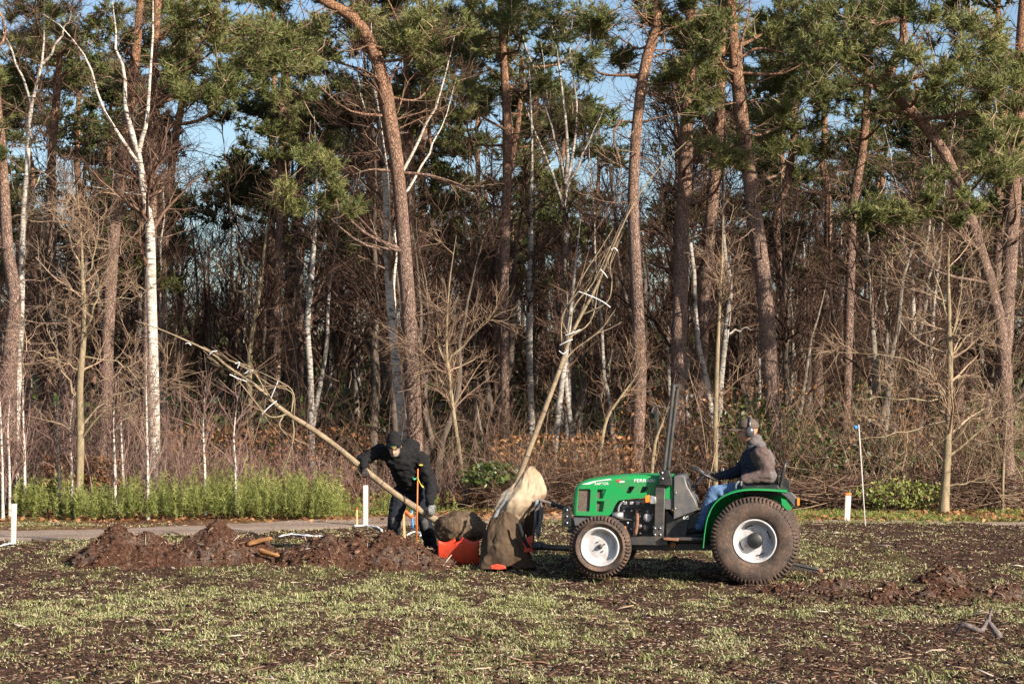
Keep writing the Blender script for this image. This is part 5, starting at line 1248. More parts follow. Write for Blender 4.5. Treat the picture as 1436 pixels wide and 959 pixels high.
plt('rear_axle', rect(1046, 744, 1070, 770), .2, 1.12, M['dark_steel'])
for vv in (.42, .86): tub('lower_link', [(1060, 780, vv), (1110, 790, vv - .04), (1150, 799, vv - .06)], .022, M['dark_steel'])
plt('drawbar', [(1060, 782), (1116, 790), (1150, 797), (1155, 802), (1116, 799), (1060, 792)], .62, .70, M['dark_steel'])
disc('ball_end', 1150, 800, .34, .41, .03, M['rust'], 14)

# ------------------------------------------------------------------ figures: overlapping tapered limbs fused into one skin
def fuse(name, prims, mats, parent, voxel=.012, smooth=4, fold=0, fs=9.0, off=(0, 0, 0), seed=0, mat_of=None):
    a = Acc()
    for p in prims: a.add(*p)
    me = a.mesh('tmp'); o = bpy.data.objects.new('tmp', me); col.objects.link(o)
    m = o.modifiers.new('r', 'REMESH'); m.mode = 'VOXEL'; m.voxel_size = voxel; m.use_smooth_shade = True
    s = o.modifiers.new('s', 'SMOOTH'); s.factor = .5; s.iterations = smooth
    dg = bpy.context.evaluated_depsgraph_get(); e = o.evaluated_get(dg); nm = bpy.data.meshes.new_from_object(e); nm.name = name
    bpy.data.objects.remove(o); bpy.data.meshes.remove(me)
    n = len(nm.vertices); co = np.empty(n * 3, np.float32); nm.vertices.foreach_get('co', co); co = co.reshape(-1, 3)
    if fold:
        no = np.empty(n * 3, np.float32); nm.vertices.foreach_get('normal', no); no = no.reshape(-1, 3)
        d = np.array([mnoise.noise(Vector((c[0] * fs * .8 + seed, c[1] * fs, c[2] * fs * 1.7 + 2.2 * c[0] * fs * .3))) + .5 * mnoise.noise(Vector((c[0] * fs * 2.1, c[1] * fs * 2, c[2] * fs * 3 + seed))) for c in co])
        d = np.abs(d) * 1.2 - .3
        co = co + no * (d * fold)[:, None]
    co = co - np.asarray(off, np.float32); nm.vertices.foreach_set('co', co.astype(np.float32).ravel())
    nm.materials.clear(); nm.update()
    ob = link(name, nm, mats, parent)
    if mat_of is not None:
        np_ = len(nm.polygons); ce = np.empty(np_ * 3, np.float32); nm.polygons.foreach_get('center', ce); nm.polygons.foreach_set('material_index', np.array([mat_of(c) for c in ce.reshape(-1, 3)], np.int32))
    return ob
def ell(c, r, rot=None, n=14):
    b = bmesh.new(); bmesh.ops.create_uvsphere(b, u_segments=n, v_segments=n - 4, radius=1)
    v = np.array([q.co[:] for q in b.verts]) * np.asarray(r); f = {}
    for q in b.faces: f.setdefault(len(q.verts), []).append([k.index for k in q.verts])
    b.free()
    if rot is not None: v = v @ np.array(Matrix.Rotation(rot[1], 3, rot[0])).T
    return v + np.asarray(c), [np.array(x) for x in f.values()]
def chain(pts, rads, n=12): return [rcone(pts[i], rads[i], pts[i + 1], rads[i + 1], n) for i in range(len(pts) - 1)]
def hand(wrist, fdir, palm_n, grip, s=1.0, r=.0095, spread=.021, thumb=1, fat=1.0):
    """palm, four curled fingers and a thumb; fdir: along the palm, palm_n: the way the palm faces, grip: curl in degrees per joint"""
    w_ = np.asarray(wrist, float); f = unit(np.asarray(fdir, float)); n_ = np.asarray(palm_n, float); n_ = unit(n_ - f * (n_ @ f)); sd_ = np.cross(f, n_) * thumb
    pr = [rcone(w_, .028 * fat, w_ + f * .03, .030 * fat)]
    for k, (o, L) in enumerate(((1.5, .072), (.5, .080), (-.5, .075), (-1.5, .060))):
        p = w_ + f * .030 + sd_ * o * spread * .6; q = w_ + f * .088 * s + sd_ * o * spread
        pr.append(rcone(p, .014 * fat, q, .0125 * fat, 8, 3)); d = f.copy(); c = q
        for j, seg in enumerate((.42, .32, .26)):
            a = R(grip * (1 if j else .8)); d = unit(d * math.cos(a) + n_ * math.sin(a)); nn_ = unit(n_ - d * (n_ @ d)); e = c + d * L * seg * s
            pr.append(rcone(c, r * fat * (1.1 - .1 * j), e, r * fat * (1 - .1 * j), 8, 3)); c = e
            n_k = nn_
            d = unit(d)
    b = w_ + f * .028 + sd_ * .026; m1 = b + unit(sd_ * .8 + f * .5 + n_ * .45) * .040; m2 = m1 + unit(sd_ * .1 + f * .5 + n_ * .85) * .032; 
    pr += [rcone(w_ + f * .02, .016 * fat, b, .015 * fat, 8, 3), rcone(b, .014 * fat, m1, .012 * fat, 8, 3), rcone(m1, .012 * fat, m2, .010 * fat, 8, 3)]
    return pr
def m_cloth(name, a, b, scale=30, rough=.9):
    t = NT(name); v = t.coord(); n = t.noise(v, scale, 4, .7); t.col(t.ramp(n, [(.35, a), (.7, b)])).rough(rough, 0, .15); t.bump(n, .25, .006); return t.m
M['skin'] = m_plain('skin', (.52, .27, .18), .5, spec=.35, dirt=(.46, .20, .13), dscale=14)
M['black_fleece'] = m_cloth('black_fleece', (.008, .008, .009), (.020, .019, .020))
M['navy_work'] = m_cloth('navy_work', (.008, .010, .015), (.022, .024, .031))
M['knee_pad'] = m_cloth('knee_pad', (.05, .047, .045), (.11, .10, .095))
M['denim'] = m_cloth('denim', (.035, .075, .16), (.16, .25, .40), 14)
M['navy_jacket'] = m_cloth('navy_jacket', (.016, .020, .032), (.036, .042, .060))
M['brown_sleeve'] = m_cloth('brown_sleeve', (.075, .05, .045), (.13, .095, .088))
M['grey_panel'] = m_cloth('grey_panel', (.095, .083, .083), (.16, .14, .14))
M['cap_cloth'] = m_cloth('cap_cloth', (.085, .062, .05), (.15, .115, .095))
M['glove_grey'] = m_cloth('glove_grey', (.11, .11, .115), (.25, .25, .255), 40)
M['glove_dark'] = m_cloth('glove_dark', (.03, .028, .027), (.10, .085, .075), 40)
M['boot'] = m_cloth('boot', (.012, .011, .010), (.035, .030, .026), 20, .6)
M['ear_shell'] = m_plain('ear_shell', (.06, .06, .065), .25, spec=.7)
M['beard'] = m_cloth('beard', (.13, .11, .10), (.27, .24, .22), 60)
M['eye_dark'] = m_plain('eye_dark', (.02, .016, .014), .3)

# --- driver, seated (tractor frame pixels -> world)
def D(px, py, v): return TW(TL(px, py, v))
dr_o = D(1062, 694, VC)
driver = thing('person', 'person in a cap and ear defenders driving the green tractor, jeans and dark jacket', 'person', dr_o)
vN, vF = VC - .11, VC + .11
hipN, hipF = D(1062, 685, vN), D(1062, 685, vF); kneeN, kneeF = D(1001, 690, vN - .06), D(1003, 692, vF + .06); ankN, ankF = D(982, 737, vN - .07), D(986, 738, vF + .07)
shN, shF = D(1066, 634, VC - .19), D(1060, 634, VC + .19); elN, elF = D(1079, 667, VC - .25), D(1034, 662, VC + .24); wrN, wrF = D(1043, 672, VC - .29), D(1006, 668, VC + .16)
neck = D(1058, 624, VC); hd = D(1049, 603, VC)
fx = -EX; up = np.array([0, 0, 1.])
hr = D(1049, 604.5, VC)                             # head centre
HS = 1.13
def H(a, b, c): return hr + HS * (fx * a + EY * b + up * c)
head = [ell(H(-.005, 0, .025), (.113, .088, .110)), ell(H(.035, 0, -.045), (.070, .066, .085)), rcone(H(.070, 0, -.085), .026, H(.062, 0, -.10), .030), rcone(H(.095, 0, .0), .010, H(.118, 0, -.035), .015, 8), ell(H(.098, 0, -.060), (.012, .026, .007)), ell(H(.098, 0, -.073), (.011, .022, .007)),
        rcone(H(.088, -.033, .018), .012, H(.090, -.012, .016), .012, 8), rcone(H(.088, .033, .018), .012, H(.090, .012, .016), .012, 8), rcone(neck + up * -.03, .058, H(-.015, 0, -.07), .055)]
body = head + chain([neck, (neck + D(1066, 680, VC)) / 2, D(1066, 684, VC)], [.07, .13, .12]) + chain([shN, elN, wrN], [.05, .042, .030]) + chain([shF, elF, wrF], [.05, .042, .030]) + [rcone(shN, .06, shF, .06)] \
    + chain([hipN, kneeN, ankN], [.075, .055, .042]) + chain([hipF, kneeF, ankF], [.075, .055, .042]) + [rcone(hipN, .09, hipF, .09)]
hN = hand(wrN, (D(1026, 680, VC - .31) - wrN), -up + fx * .1, 38, thumb=1, r=.0085); hF = hand(wrF, (D(990, 662, VC + .13) - wrF), -EY * .6 - up * .5, 45, thumb=1, r=.0085)
foot = lambda an, v: [rcone(an, .04, an + fx * .05 - up * .05, .035), rcone(an + fx * .03 - up * .06, .036, an + fx * .16 - up * .07, .03)]
body += hN + hF + foot(ankN, vN) + foot(ankF, vF)
fuse('body', body, M['skin'], driver, .009, 2, off=dr_o)
for s_ in (-1, 1): pts_mesh('eye', [ell(H(.086, s_ * .030, .008), (.010, .014, .008), None, 10)], M['eye_dark'], driver, dr_o, True)
jk = [ell(D(1060, 648, VC), (.185, .225, .21)), ell(D(1060, 666, VC), (.185, .215, .17)), ell(D(1060, 679, VC), (.18, .20, .10)), ell(D(1071, 650, VC), (.135, .19, .20)), rcone(shN, .095, shF, .095), rcone(D(1062, 630, VC), .12, D(1058, 621, VC), .095)] \
    + chain([shN, (shN + elN) / 2, elN, (elN + wrN) / 2, wrN], [.104, .100, .092, .080, .060]) + chain([shF, (shF + elF) / 2, elF, (elF + wrF) / 2, wrF], [.090, .085, .075, .064, .048])
LxN = {}
def jk_mat(c):
    c = c + dr_o; l = c - TR; lx = l @ EX; ly = l @ EY; p = TL  # local coordinates decide the panels of the jacket
    q = TL(1060, 640, VC); z = c[2]; zt = TL(1060, 624, VC)[2]
    if z > zt - .005: return 2
    ds = np.linalg.norm(np.cross(c - shN, elN - shN)) / np.linalg.norm(elN - shN); tS = ((c - shN) @ (elN - shN)) / ((elN - shN) @ (elN - shN))
    df = np.linalg.norm(np.cross(c - elN, wrN - elN)) / np.linalg.norm(wrN - elN); tF = ((c - elN) @ (wrN - elN)) / ((wrN - elN) @ (wrN - elN))
    if ds < .125 and -.15 < tS < .92: return 1
    if df < .115 and -.05 < tF < 1.1: return 2 if tF < -.01 else 1
    if lx > TL(1076, 650, VC)[0]: return 2
    return 0
fuse('jacket', jk, [M['navy_jacket'], M['brown_sleeve'], M['grey_panel']], driver, .013, 3, .016, 8, dr_o, 3, jk_mat)
fuse('jeans', [rcone(hipN, .115, hipF, .115), ell((hipN + hipF) / 2, (.15, .19, .11))] + chain([hipN, (hipN + kneeN) / 2, kneeN, (kneeN + ankN) / 2, ankN + (ankN - kneeN) * .04], [.108, .098, .080, .078, .070]) + chain([hipF, (hipF + kneeF) / 2, kneeF, (kneeF + ankF) / 2, ankF], [.108, .098, .080, .078, .070]), M['denim'], driver, .013, 3, .014, 9, dr_o, 5)
for an in (ankN, ankF): fuse('boot', [rcone(an + up * .02, .056, an - up * .035, .056), rcone(an - up * .05 - fx * .03, .052, an + fx * .10 - up * .065, .047), rcone(an + fx * .10 - up * .068, .047, an + fx * .17 - up * .075, .042), ], M['boot'], driver, .010, 3, off=dr_o)
fuse('glove', hand(wrN, (D(1026, 680, VC - .31) - wrN), -up + fx * .1, 38, thumb=1, r=.0115, fat=1.2) + [rcone(wrN + (elN - wrN) * .12, .050, wrN, .046)], M['glove_grey'], driver, .0065, 2, off=dr_o)
fuse('glove', hand(wrF, (D(990, 662, VC + .13) - wrF), -EY * .6 - up * .5, 45, thumb=1, r=.0115, fat=1.2), M['glove_dark'], driver, .0065, 2, off=dr_o)
fuse('collar', [rcone(D(1059, 628, VC), .112, D(1059, 620, VC), .090), rcone(D(1060, 621, VC), .088, D(1060, 617, VC), .080)], M['grey_panel'], driver, .010, 4, .006, 14, dr_o)
# cap: dome, brim; ear defenders: band and two shells
v, f = ell(H(-.004, 0, .055), (.126, .101, .101), None, 20); keep = v[:, 2] > hr[2] + .032
v = v.copy(); v[~keep, 2] = hr[2] + .030; v[~keep, :2] = hr[:2] + (v[~keep, :2] - hr[:2]) * .97
cap_ = pts_mesh('cap', [(v, f)], M['cap_cloth'], driver, dr_o, True)
bp = []
for k, t in enumerate(np.linspace(-1, 1, 11)):
    for j, q in enumerate((0, .5, 1)):
        bp.append(H(.085 + (.125 * math.sqrt(max(0, 1 - .75 * t * t))) * q - (1 - math.sqrt(1 - .6 * t * t)) * .04, t * .074, .034 - .016 * q - .018 * t * t))
bp = np.array(bp); i = np.arange(10)[:, None] * 3; j = np.arange(2)[None]; q = np.stack([i + j, i + j + 1, i + 3 + j + 1, i + 3 + j], -1).reshape(-1, 4)
n_ = len(bp); bpv = np.vstack([bp, bp - up * .006]); edge = []
pts_mesh('brim', [(bpv, [q, q[:, ::-1] + n_, np.array([[k * 3 + 2, k * 3 + 5, k * 3 + 5 + n_, k * 3 + 2 + n_] for k in range(10)])])], M['cap_cloth'], cap_, (0, 0, 0)).location = -dr_o + np.zeros(3)
ear = bpy.data.objects.new('ear_defenders', None); col.objects.link(ear); ear.parent = driver; ear.empty_display_size = .05
arc = np.array([H(-.022, .100 * math.sin(t) * 1.02, .048 + .105 * math.cos(t)) for t in np.linspace(-math.pi / 2, math.pi / 2, 17)])
v, f = tubes(arc[None], np.full((1, 17), .013), 6); pts_mesh('headband', [(v, f)], M['ear_shell'], ear, dr_o, True)
for s_ in (-1, 1):
    c = H(-.022, s_ * .095, -.008); pts_mesh('ear_cup', [ell(c, (.054, .034, .066), None, 18)], M['ear_shell'], ear, dr_o, True)
    pts_mesh('cushion', [ell(c - EY * s_ * .020, (.049, .02, .061), None, 14)], M['black_cloth'], ear, dr_o, True)

# --- worker, stooping over the slanting tree
YW = 24.7
wk_o = np.array([wx(578, YW), YW, float(base_g(0, YW))])
worker = thing('person', 'person in black work clothes and knitted hat stooping to hold a slanting tree', 'person', wk_o)
zf = wk_o[2]
def W(px, py, Y): return at(px, py, Y)
pel = W(578, 690, 24.82); hipL, hipR_ = W(562, 692, 24.8), W(592, 692, 24.8); knL, knR = W(553, 730, 24.66), W(596, 732, 24.62)
anL, anR = W(551, 770, 24.76), W(606, 770, 24.74)
for a in (anL, anR): a[2] = zf + .085
shL, shR = W(530, 633, 24.46), W(590, 643, 24.46); eL, eR = W(508, 645, 24.42), W(605, 682, 24.44); wL, wR = W(509.5, 654, 24.10), W(603, 706, 24.12)
nk = W(556, 632, 24.36); chest = W(565, 645, 24.5); mid = W(573, 668, 24.68)
hc = W(553, 625, 24.22)
fw = unit(np.array([-.12, -.72, -.68])); hu = unit(np.array([.05, -.55, .83]) - fw * (np.array([.05, -.55, .83]) @ fw)); hs = np.cross(fw, hu)  # face looks down to the root ball
fw = unit(np.array([-.05, -.88, -.47])); hu = unit(np.array([-.06, -.2, .98]) - fw * (np.array([-.06, -.2, .98]) @ fw)); hs = np.cross(fw, hu)
def K_(a, b, c): return hc + fw * a + hs * b + hu * c
rotm = np.stack([fw, hs, hu], 1)
def ellH(a, b, c, r, n=16):
    v, f = ell((0, 0, 0), r, None, n); return v @ rotm.T + K_(a, b, c), f
head = [ellH(-.005, 0, .03, (.100, .080, .100)), ellH(.035, 0, -.045, (.065, .060, .080)), rcone(K_(.075, 0, -.095), .026, K_(.062, 0, -.11), .030), rcone(K_(.097, 0, -.002), .011, K_(.122, 0, -.042), .016, 8), ellH(.100, 0, -.070, (.012, .028, .008)), ellH(.100, 0, -.083, (.011, .024, .008)), ellH(-.0, -.082, -.01, (.02, .012, .032), 10), ellH(-.0, .082, -.01, (.02, .012, .032), 10), rcone(nk, .06, K_(-.03, 0, -.06), .058)]
tdir = unit(W(618, 733, 24.15) - W(474, 628, 24.15))
hL = hand(wL, (W(514, 668, 24.07) - wL), np.array([.1, 1, 0.]), 42, thumb=-1, r=.0085)
hR = hand(wR, (W(606, 720, 24.06) - wR), np.array([-.2, 1, 0.]), 38, thumb=1, r=.0085)
body = head + chain([nk, chest, mid, pel], [.07, .13, .13, .12]) + [rcone(shL, .06, shR, .06)] + chain([shL, eL, wL], [.052, .042, .030]) + chain([shR, eR, wR], [.052, .042, .030]) + [rcone(hipL, .09, hipR_, .09)] + chain([hipL, knL, anL], [.08, .058, .042]) + chain([hipR_, knR, anR], [.08, .058, .042]) + hL + hR
for an in (anL, anR): body += [rcone(an, .04, an + np.array([0, -.05, -.04]), .035), rcone(an + np.array([0, -.03, -.045]), .035, an + np.array([0, -.16, -.05]), .03)]
fuse('body', body, M['skin'], worker, .009, 2, off=wk_o)
for s_ in (-1, 1): pts_mesh('eye', [ellH(.086, s_ * .031, .006, (.010, .014, .008), 10)], M['eye_dark'], worker, wk_o, True)
fuse('beard', [ellH(.060, 0, -.088, (.050, .056, .040)), ellH(.103, 0, -.054, (.012, .034, .010)), ellH(.03, -.058, -.05, (.03, .012, .05)), ellH(.03, .058, -.05, (.03, .012, .05))], M['beard'], worker, .007, 2, .003, 40, wk_o)
gl = np.array([K_(.112 - .05 * abs(t) ** 3, t * .085, .010) for t in np.linspace(-1, 1, 15)]); v, f = tubes(gl[None], np.full((1, 15), .0045), 5); pts_mesh('glasses', [(v, f)], M['ear_shell'], worker, wk_o)
hat = fuse('knitted_hat', [ellH(-.018, 0, .055, (.118, .098, .108), 20), ellH(-.035, 0, .10, (.095, .085, .085), 18), rcone(K_(.045, -.05, .035), .050, K_(.045, .05, .035), .050), rcone(K_(-.07, -.05, .01), .052, K_(-.07, .05, .01), .052)], M['black_fleece'], worker, .009, 3, .003, 30, wk_o)
for k, mm in enumerate(('green_tape', 'red_tape', 'yellow_tape')):
    a0, a1 = (-.036 + .0, .038) ; zz = .052 - .010 * k
    pts_mesh('patch', [band(K_(.1115 - .001 * k, -.040, zz), K_(.1115 - .001 * k, .030 - .01 * k, zz + .0), .0085, hu, .002, 6, 0)], M[mm], hat, (0, 0, 0)).location = -wk_o
jk = [ell(chest, (.235, .17, .17)), ell(W(569, 655, 24.58), (.22, .19, .20)), ell(mid, (.20, .17, .19)), ell(W(577, 684, 24.78), (.195, .165, .11)), ell(W(572, 628, 24.62), (.17, .15, .12)), rcone(shL, .092, shR, .095), rcone(chest, .12, nk, .085)] \
    + chain([shL, (shL + eL) / 2, eL, (eL + wL) / 2, wL], [.096, .090, .080, .070, .055]) + chain([shR, (shR + eR) / 2, eR, (eR + wR) / 2, wR], [.100, .094, .084, .074, .058])
fuse('jacket', jk, M['black_fleece'], worker, .012, 2, .026, 7, wk_o, 11)
fuse('trousers', [rcone(hipL, .125, hipR_, .125), ell(pel + np.array([0, 0, -.03]), (.19, .15, .12))] + chain([hipL, (hipL + knL) / 2, knL, (knL + anL) / 2, anL], [.118, .108, .092, .090, .085]) + chain([hipR_, (hipR_ + knR) / 2, knR, (knR + anR) / 2, anR], [.118, .108, .092, .090, .085]), M['navy_work'], worker, .013, 3, .016, 8, wk_o, 17)
for kn in (knL, knR): fuse('knee_pad', [ell(kn + np.array([0, -.035, -.02]), (.060, .065, .10))], M['knee_pad'], worker, .012, 2, .01, 10, wk_o)
for an in (anL, anR): fuse('boot', [rcone(an + up * .04, .062, an - up * .03, .058), rcone(an + np.array([0, .02, -.045]), .05, an + np.array([0, -.12, -.05]), .046), rcone(an + np.array([0, -.12, -.05]), .046, an + np.array([0, -.18, -.055]), .04)], M['boot'], worker, .010, 3, off=wk_o)
fuse('glove', hand(wL, (W(514, 668, 24.07) - wL), np.array([.1, 1, 0.]), 42, thumb=-1, r=.0115, fat=1.25) + [rcone(wL + (eL - wL) * .1, .050, wL, .044)], M['glove_dark'], worker, .0065, 2, off=wk_o)
fuse('glove', hand(wR, (W(606, 720, 24.06) - wR), np.array([-.2, 1, 0.]), 38, thumb=1, r=.0115, fat=1.25) + [rcone(wR + (eR - wR) * .1, .052, wR, .046)], M['glove_grey'], worker, .0065, 2, off=wk_o)
fuse('sleeve_badge', [ell(W(590, 652, 24.355), (.03, .012, .012))], M['yellow_tape'], worker, .006, 1, off=wk_o)

# ------------------------------------------------------------------ the two trees being planted
M['young_bark'] = m_bark('young_bark', (.14, .10, .065), (.34, .26, .17), (1, 1, 1), 9)
def m_ball():
    t = NT('root_soil'); v = t.coord(); n = t.noise(v, 5, 6, .7); n2 = t.noise(v, 30, 4, .7)
    t.col(t.mix(t.ramp(n, [(.4, (0, 0, 0)), (.65, (1, 1, 1))]), t.ramp(n2, [(.3, (.045, .027, .018)), (.7, (.12, .078, .05))]), t.ramp(n2, [(.3, (.10, .07, .045)), (.7, (.21, .155, .105))]))).rough(.95, 0, .1); t.bump(n2, .8, .03); return t.m
M['root_soil'] = m_ball()
def m_burlap(name, a, b, c):
    t = NT(name); v = t.coord(); n = t.noise(v, 6, 6, .7); n2 = t.noise(v, 3, 4)
    wv = t.n('ShaderNodeTexWave', Scale=55.0, Distortion=3.0); t.l(v, wv.inputs['Vector'])
    cc = t.mix(t.ramp(n2, [(.48, (0, 0, 0)), (.6, (1, 1, 1))]), t.ramp(n, [(.3, a), (.7, b)]), c)
    t.col(cc).rough(.95, 0, .1); t.bump(t.mix(.5, wv.outputs['Color'], n), .3, .008); return t.m
M['burlap_dark'] = m_burlap('burlap_dark', (.052, .034, .023), (.115, .080, .054), (.060, .039, .026))
M['burlap_pale'] = m_burlap('burlap_pale', (.32, .235, .155), (.50, .395, .28), (.22, .145, .09))
def potted(label, Y, stem, branches, ties, ballspec, tone=.6, seed=3):
    g = np.random.default_rng(seed)
    P = smooth_line(np.array([np.append(at(x, y, Y + dy), wd * .43 / ppm(Y)) for x, y, wd, dy in stem]), 30); b = P[0, :3].copy()
    root = thing('planted_tree', label, 'tree', b)
    v, f = trunk_mesh(P[:, :3], P[:, 3], 12, g, .04); pts_mesh('trunk', [(v, f)], M['young_bark'], root, b, True)
    for k in range(6):                            # leaf-scar rings
        i = 2 + k * 3; e_ = P[i:i + 2].copy(); e_[1] = e_[0] + (e_[1] - e_[0]) * (.014 / np.linalg.norm(e_[1, :3] - e_[0, :3])); v, f = tubes(e_[None, :, :3], e_[None, :, 3] * 1.04 + .002, 12); pts_mesh('node_ring', [(v, f)], M['dark_bark'], root, b, True)
    L = []; Rr = []
    for br in branches:
        q = smooth_line(np.array([at(x, y, Y + dy) for x, y, dy in br]), 14); L.append(q); Rr.append(np.linspace(.010, .004, 14))
        v, f = tubes(q[None], Rr[-1][None], 6); pts_mesh('branch', [(v, f)], M['tan_bark'], root, b, True)
    P2, R2 = spawn(np.array(L), np.array(Rr), 5, (.25, .7), (.3, 1), (8, 30), 0, .08, 6, .6, .004, 0, g)
    a = Acc(); v, f = tubes(P2, R2, 4); a.add(v, f, np.repeat(np.clip(tone + g.normal(size=len(P2)) * .15, 0, 1), 24)); o = link('twigs', a.mesh('tied_twigs', b), M['twig'], root); o['kind'] = 'stuff'
    for t in ties:
        q = smooth_line(np.array([at(x, y, Y + dy) for x, y, dy in t]), 12); v, f = tubes(q[None], np.full((1, 12), .006), 5); pts_mesh('tie', [(v, f)], M['white_film'], root, b, True)
    if ballspec:
        cx, cy, Yb, r3 = ballspec; c = at(cx, cy, Yb); bm = bmesh.new(); bmesh.ops.create_icosphere(bm, subdivisions=5, radius=1)
        for q in bm.verts:
            n = q.co.copy(); k = 1 + .10 * mnoise.fractal(n * 2.2, 1, 2, 5) + .03 * mnoise.noise(n * 9)
            zz = max(n.z, -.75); q.co = Vector((n.x * r3[0] * k, n.y * r3[1] * k, zz * r3[2] * k))
        me = bpy.data.meshes.new('root_ball'); bm.to_mesh(me); bm.free(); me.polygons.foreach_set('use_smooth', np.ones(len(me.polygons), bool)); o = link('root_ball', me, M['root_soil'], root); o.location = c - b
    return root
YA = 24.15
potted('slanting young tree with a bare soil root ball, held by the stooping worker', YA,
       [(626, 738, 13, .05), (596, 720, 11, .03), (555, 693, 10.5, 0), (510, 658, 10, 0), (474, 628, 9.5, 0), (440, 603, 8.5, 0), (408, 583, 8, 0), (385, 566, 7, 0), (362, 544, 6, 0), (340, 528, 5, 0), (318, 513, 4.2, 0), (295, 494, 3.6, 0), (262, 478, 3, 0), (225, 462, 2.2, 0), (190, 450, 1.4, 0)],
       [[(412, 585, 0), (413, 560, -.1), (408, 545, -.12), (392, 535, -.1), (365, 522, -.05), (340, 513, 0), (310, 500, 0)], [(408, 582, 0), (411, 556, .1), (402, 546, .12), (380, 540, .1), (350, 520, .05), (320, 505, 0)], [(384, 565, 0), (368, 540, -.1), (355, 522, -.1), (335, 512, -.05), (300, 492, 0)], [(372, 555, 0), (365, 535, .08), (352, 515, .1), (322, 505, 0), (285, 486, 0)],
        [(405, 580, 0), (385, 585, -.1), (372, 580, -.1), (355, 560, -.08), (340, 540, -.05), (325, 525, 0)], [(372, 556, 0), (352, 545, .1), (342, 530, .1), (320, 520, .05), (290, 500, 0)], [(410, 584, 0), (412, 610, -.05), (405, 640, -.08), (395, 665, -.1)], [(400, 578, 0), (392, 598, -.1), (412, 615, -.15), (435, 625, -.15)], [(330, 541, -.08), (345, 528, -.1), (360, 520, -.1)]],
       [[(390, 534, -.12), (385, 546, -.10), (380, 558, -.07)], [(368, 580, -.1), (378, 570, -.08), (388, 562, -.06)], [(322, 525, -.06), (335, 531, -.06), (346, 535, -.06)], [(343, 524, -.07), (350, 519, -.08), (355, 520, -.06), (346, 523, -.05)], [(294, 497, -.05), (298, 493, -.06), (305, 492, -.05)], [(260, 482, -.04), (264, 481, -.05), (268, 484, -.04)], [(330, 510, -.06), (336, 508, -.07), (333, 516, -.05)]],
       (645, 742, 24.12, (.325, .30, .235)))
YB = 23.6
potted('tall leaning young tree with branches tied up, rising out of the burlap', YB,
       [(716, 705, 11, 0), (722, 685, 9.5, 0), (735, 650, 9, 0), (752, 605, 8.5, 0), (770, 558, 8, 0), (786, 515, 7, 0), (800, 472, 6, 0), (815, 442, 5.5, 0), (835, 405, 4.5, 0), (852, 365, 3.6, 0), (872, 318, 3, 0), (895, 275, 2.4, 0), (925, 235, 1.8, 0), (962, 200, 1.2, 0)],
       [[(795, 485, 0), (800, 450, -.1), (808, 425, -.12), (830, 400, -.1), (850, 360, -.05), (870, 315, 0)], [(800, 472, 0), (825, 455, .1), (835, 430, .12), (838, 405, .1), (855, 360, .05), (885, 290, 0)], [(803, 465, 0), (818, 430, 0), (822, 410, -.1), (812, 400, -.15), (825, 375, -.1), (845, 345, 0), (860, 320, 0)], [(790, 500, 0), (787, 470, .1), (790, 440, .1), (806, 415, .1), (830, 385, .05), (856, 345, 0)], [(815, 442, 0), (850, 425, -.1), (858, 400, -.1), (856, 370, -.05), (868, 335, 0)], [(785, 515, 0), (806, 490, .05), (840, 465, .08), (862, 435, .1)]],
       [[(812, 409, -.12), (828, 415, -.12), (845, 423, -.12), (856, 431, -.10)], [(793, 470, -.06), (803, 467, -.07), (814, 462, -.06)], [(785, 484, -.05), (793, 480, -.07), (803, 476, -.05)], [(842, 378, -.06), (848, 384, -.08), (852, 390, -.05)], [(857, 350, -.05), (862, 348, -.06), (866, 352, -.05)], [(784, 492, -.05), (790, 496, -.06), (796, 492, -.05)]], None, .7, 9)

# ------------------------------------------------------------------ burlap sheets, red carrier and straps
def drape(name, label, Y, levels, mat, folds, seed, group=None, depth=.75, n=96, K=46, rag=.0):
    """a draped sheet: pixel levels (y, centre x, half width) closed round the bundle, with folds deepening downwards"""
    g = np.random.default_rng(seed); lv = smooth_line(np.array([[y, c, h] for y, c, h in levels], float), K); a = np.arange(n) * 2 * math.pi / n
    base = at(lv[-1, 1], lv[-1, 0], Y); rows = []
    for k in range(K):
        y, c, h = lv[k]; t = k / (K - 1); p = at(c, y, Y); hw = max(h, .5) / ppm(Y)
        w_ = sum(am * np.cos(fr * a + ph + dr * t) for fr, am, ph, dr in folds)
        nz = np.array([mnoise.fractal(Vector((math.cos(x) * 1.6, math.sin(x) * 1.6, t * 3.2 + seed)), 1, 2, 4) for x in a])
        nf = np.array([mnoise.fractal(Vector((math.cos(x) * 4.5, math.sin(x) * 4.5, t * 9 + seed)), 1, 2, 3) for x in a]); nf = np.abs(nf) - .25
        r = 1 + w_ * (.25 + .75 * t) + .13 * nz - .10 * nf
        z = p[2] + (.02 * np.cos(3 * a + seed) + .04 * nz) * (.3 + t) + (rag * nz * t if rag else 0)
        rows.append(np.stack([p[0] + hw * r * np.cos(a), p[1] + hw * depth * r * np.sin(a), z], 1))
    V = np.array(rows).reshape(-1, 3); top = V[:n].mean(0) + [0, 0, .012]; V = np.vstack([V, top])
    i = np.arange(K - 1)[:, None] * n; j = np.arange(n)[None]; j2 = (j + 1) % n
    q = np.stack([i + j, i + n + j, i + n + j2, i + j2], -1).reshape(-1, 4); t3 = np.array([[K * n, j, (j + 1) % n] for j in range(n)])
    o = pts_mesh(name, [(V, [q, t3])], mat, None, base, True); o.location = base
    m = o.modifiers.new('thickness', 'SOLIDIFY'); m.thickness = .008; m.offset = -1
    return tag(o, label, 'burlap sheet', group)
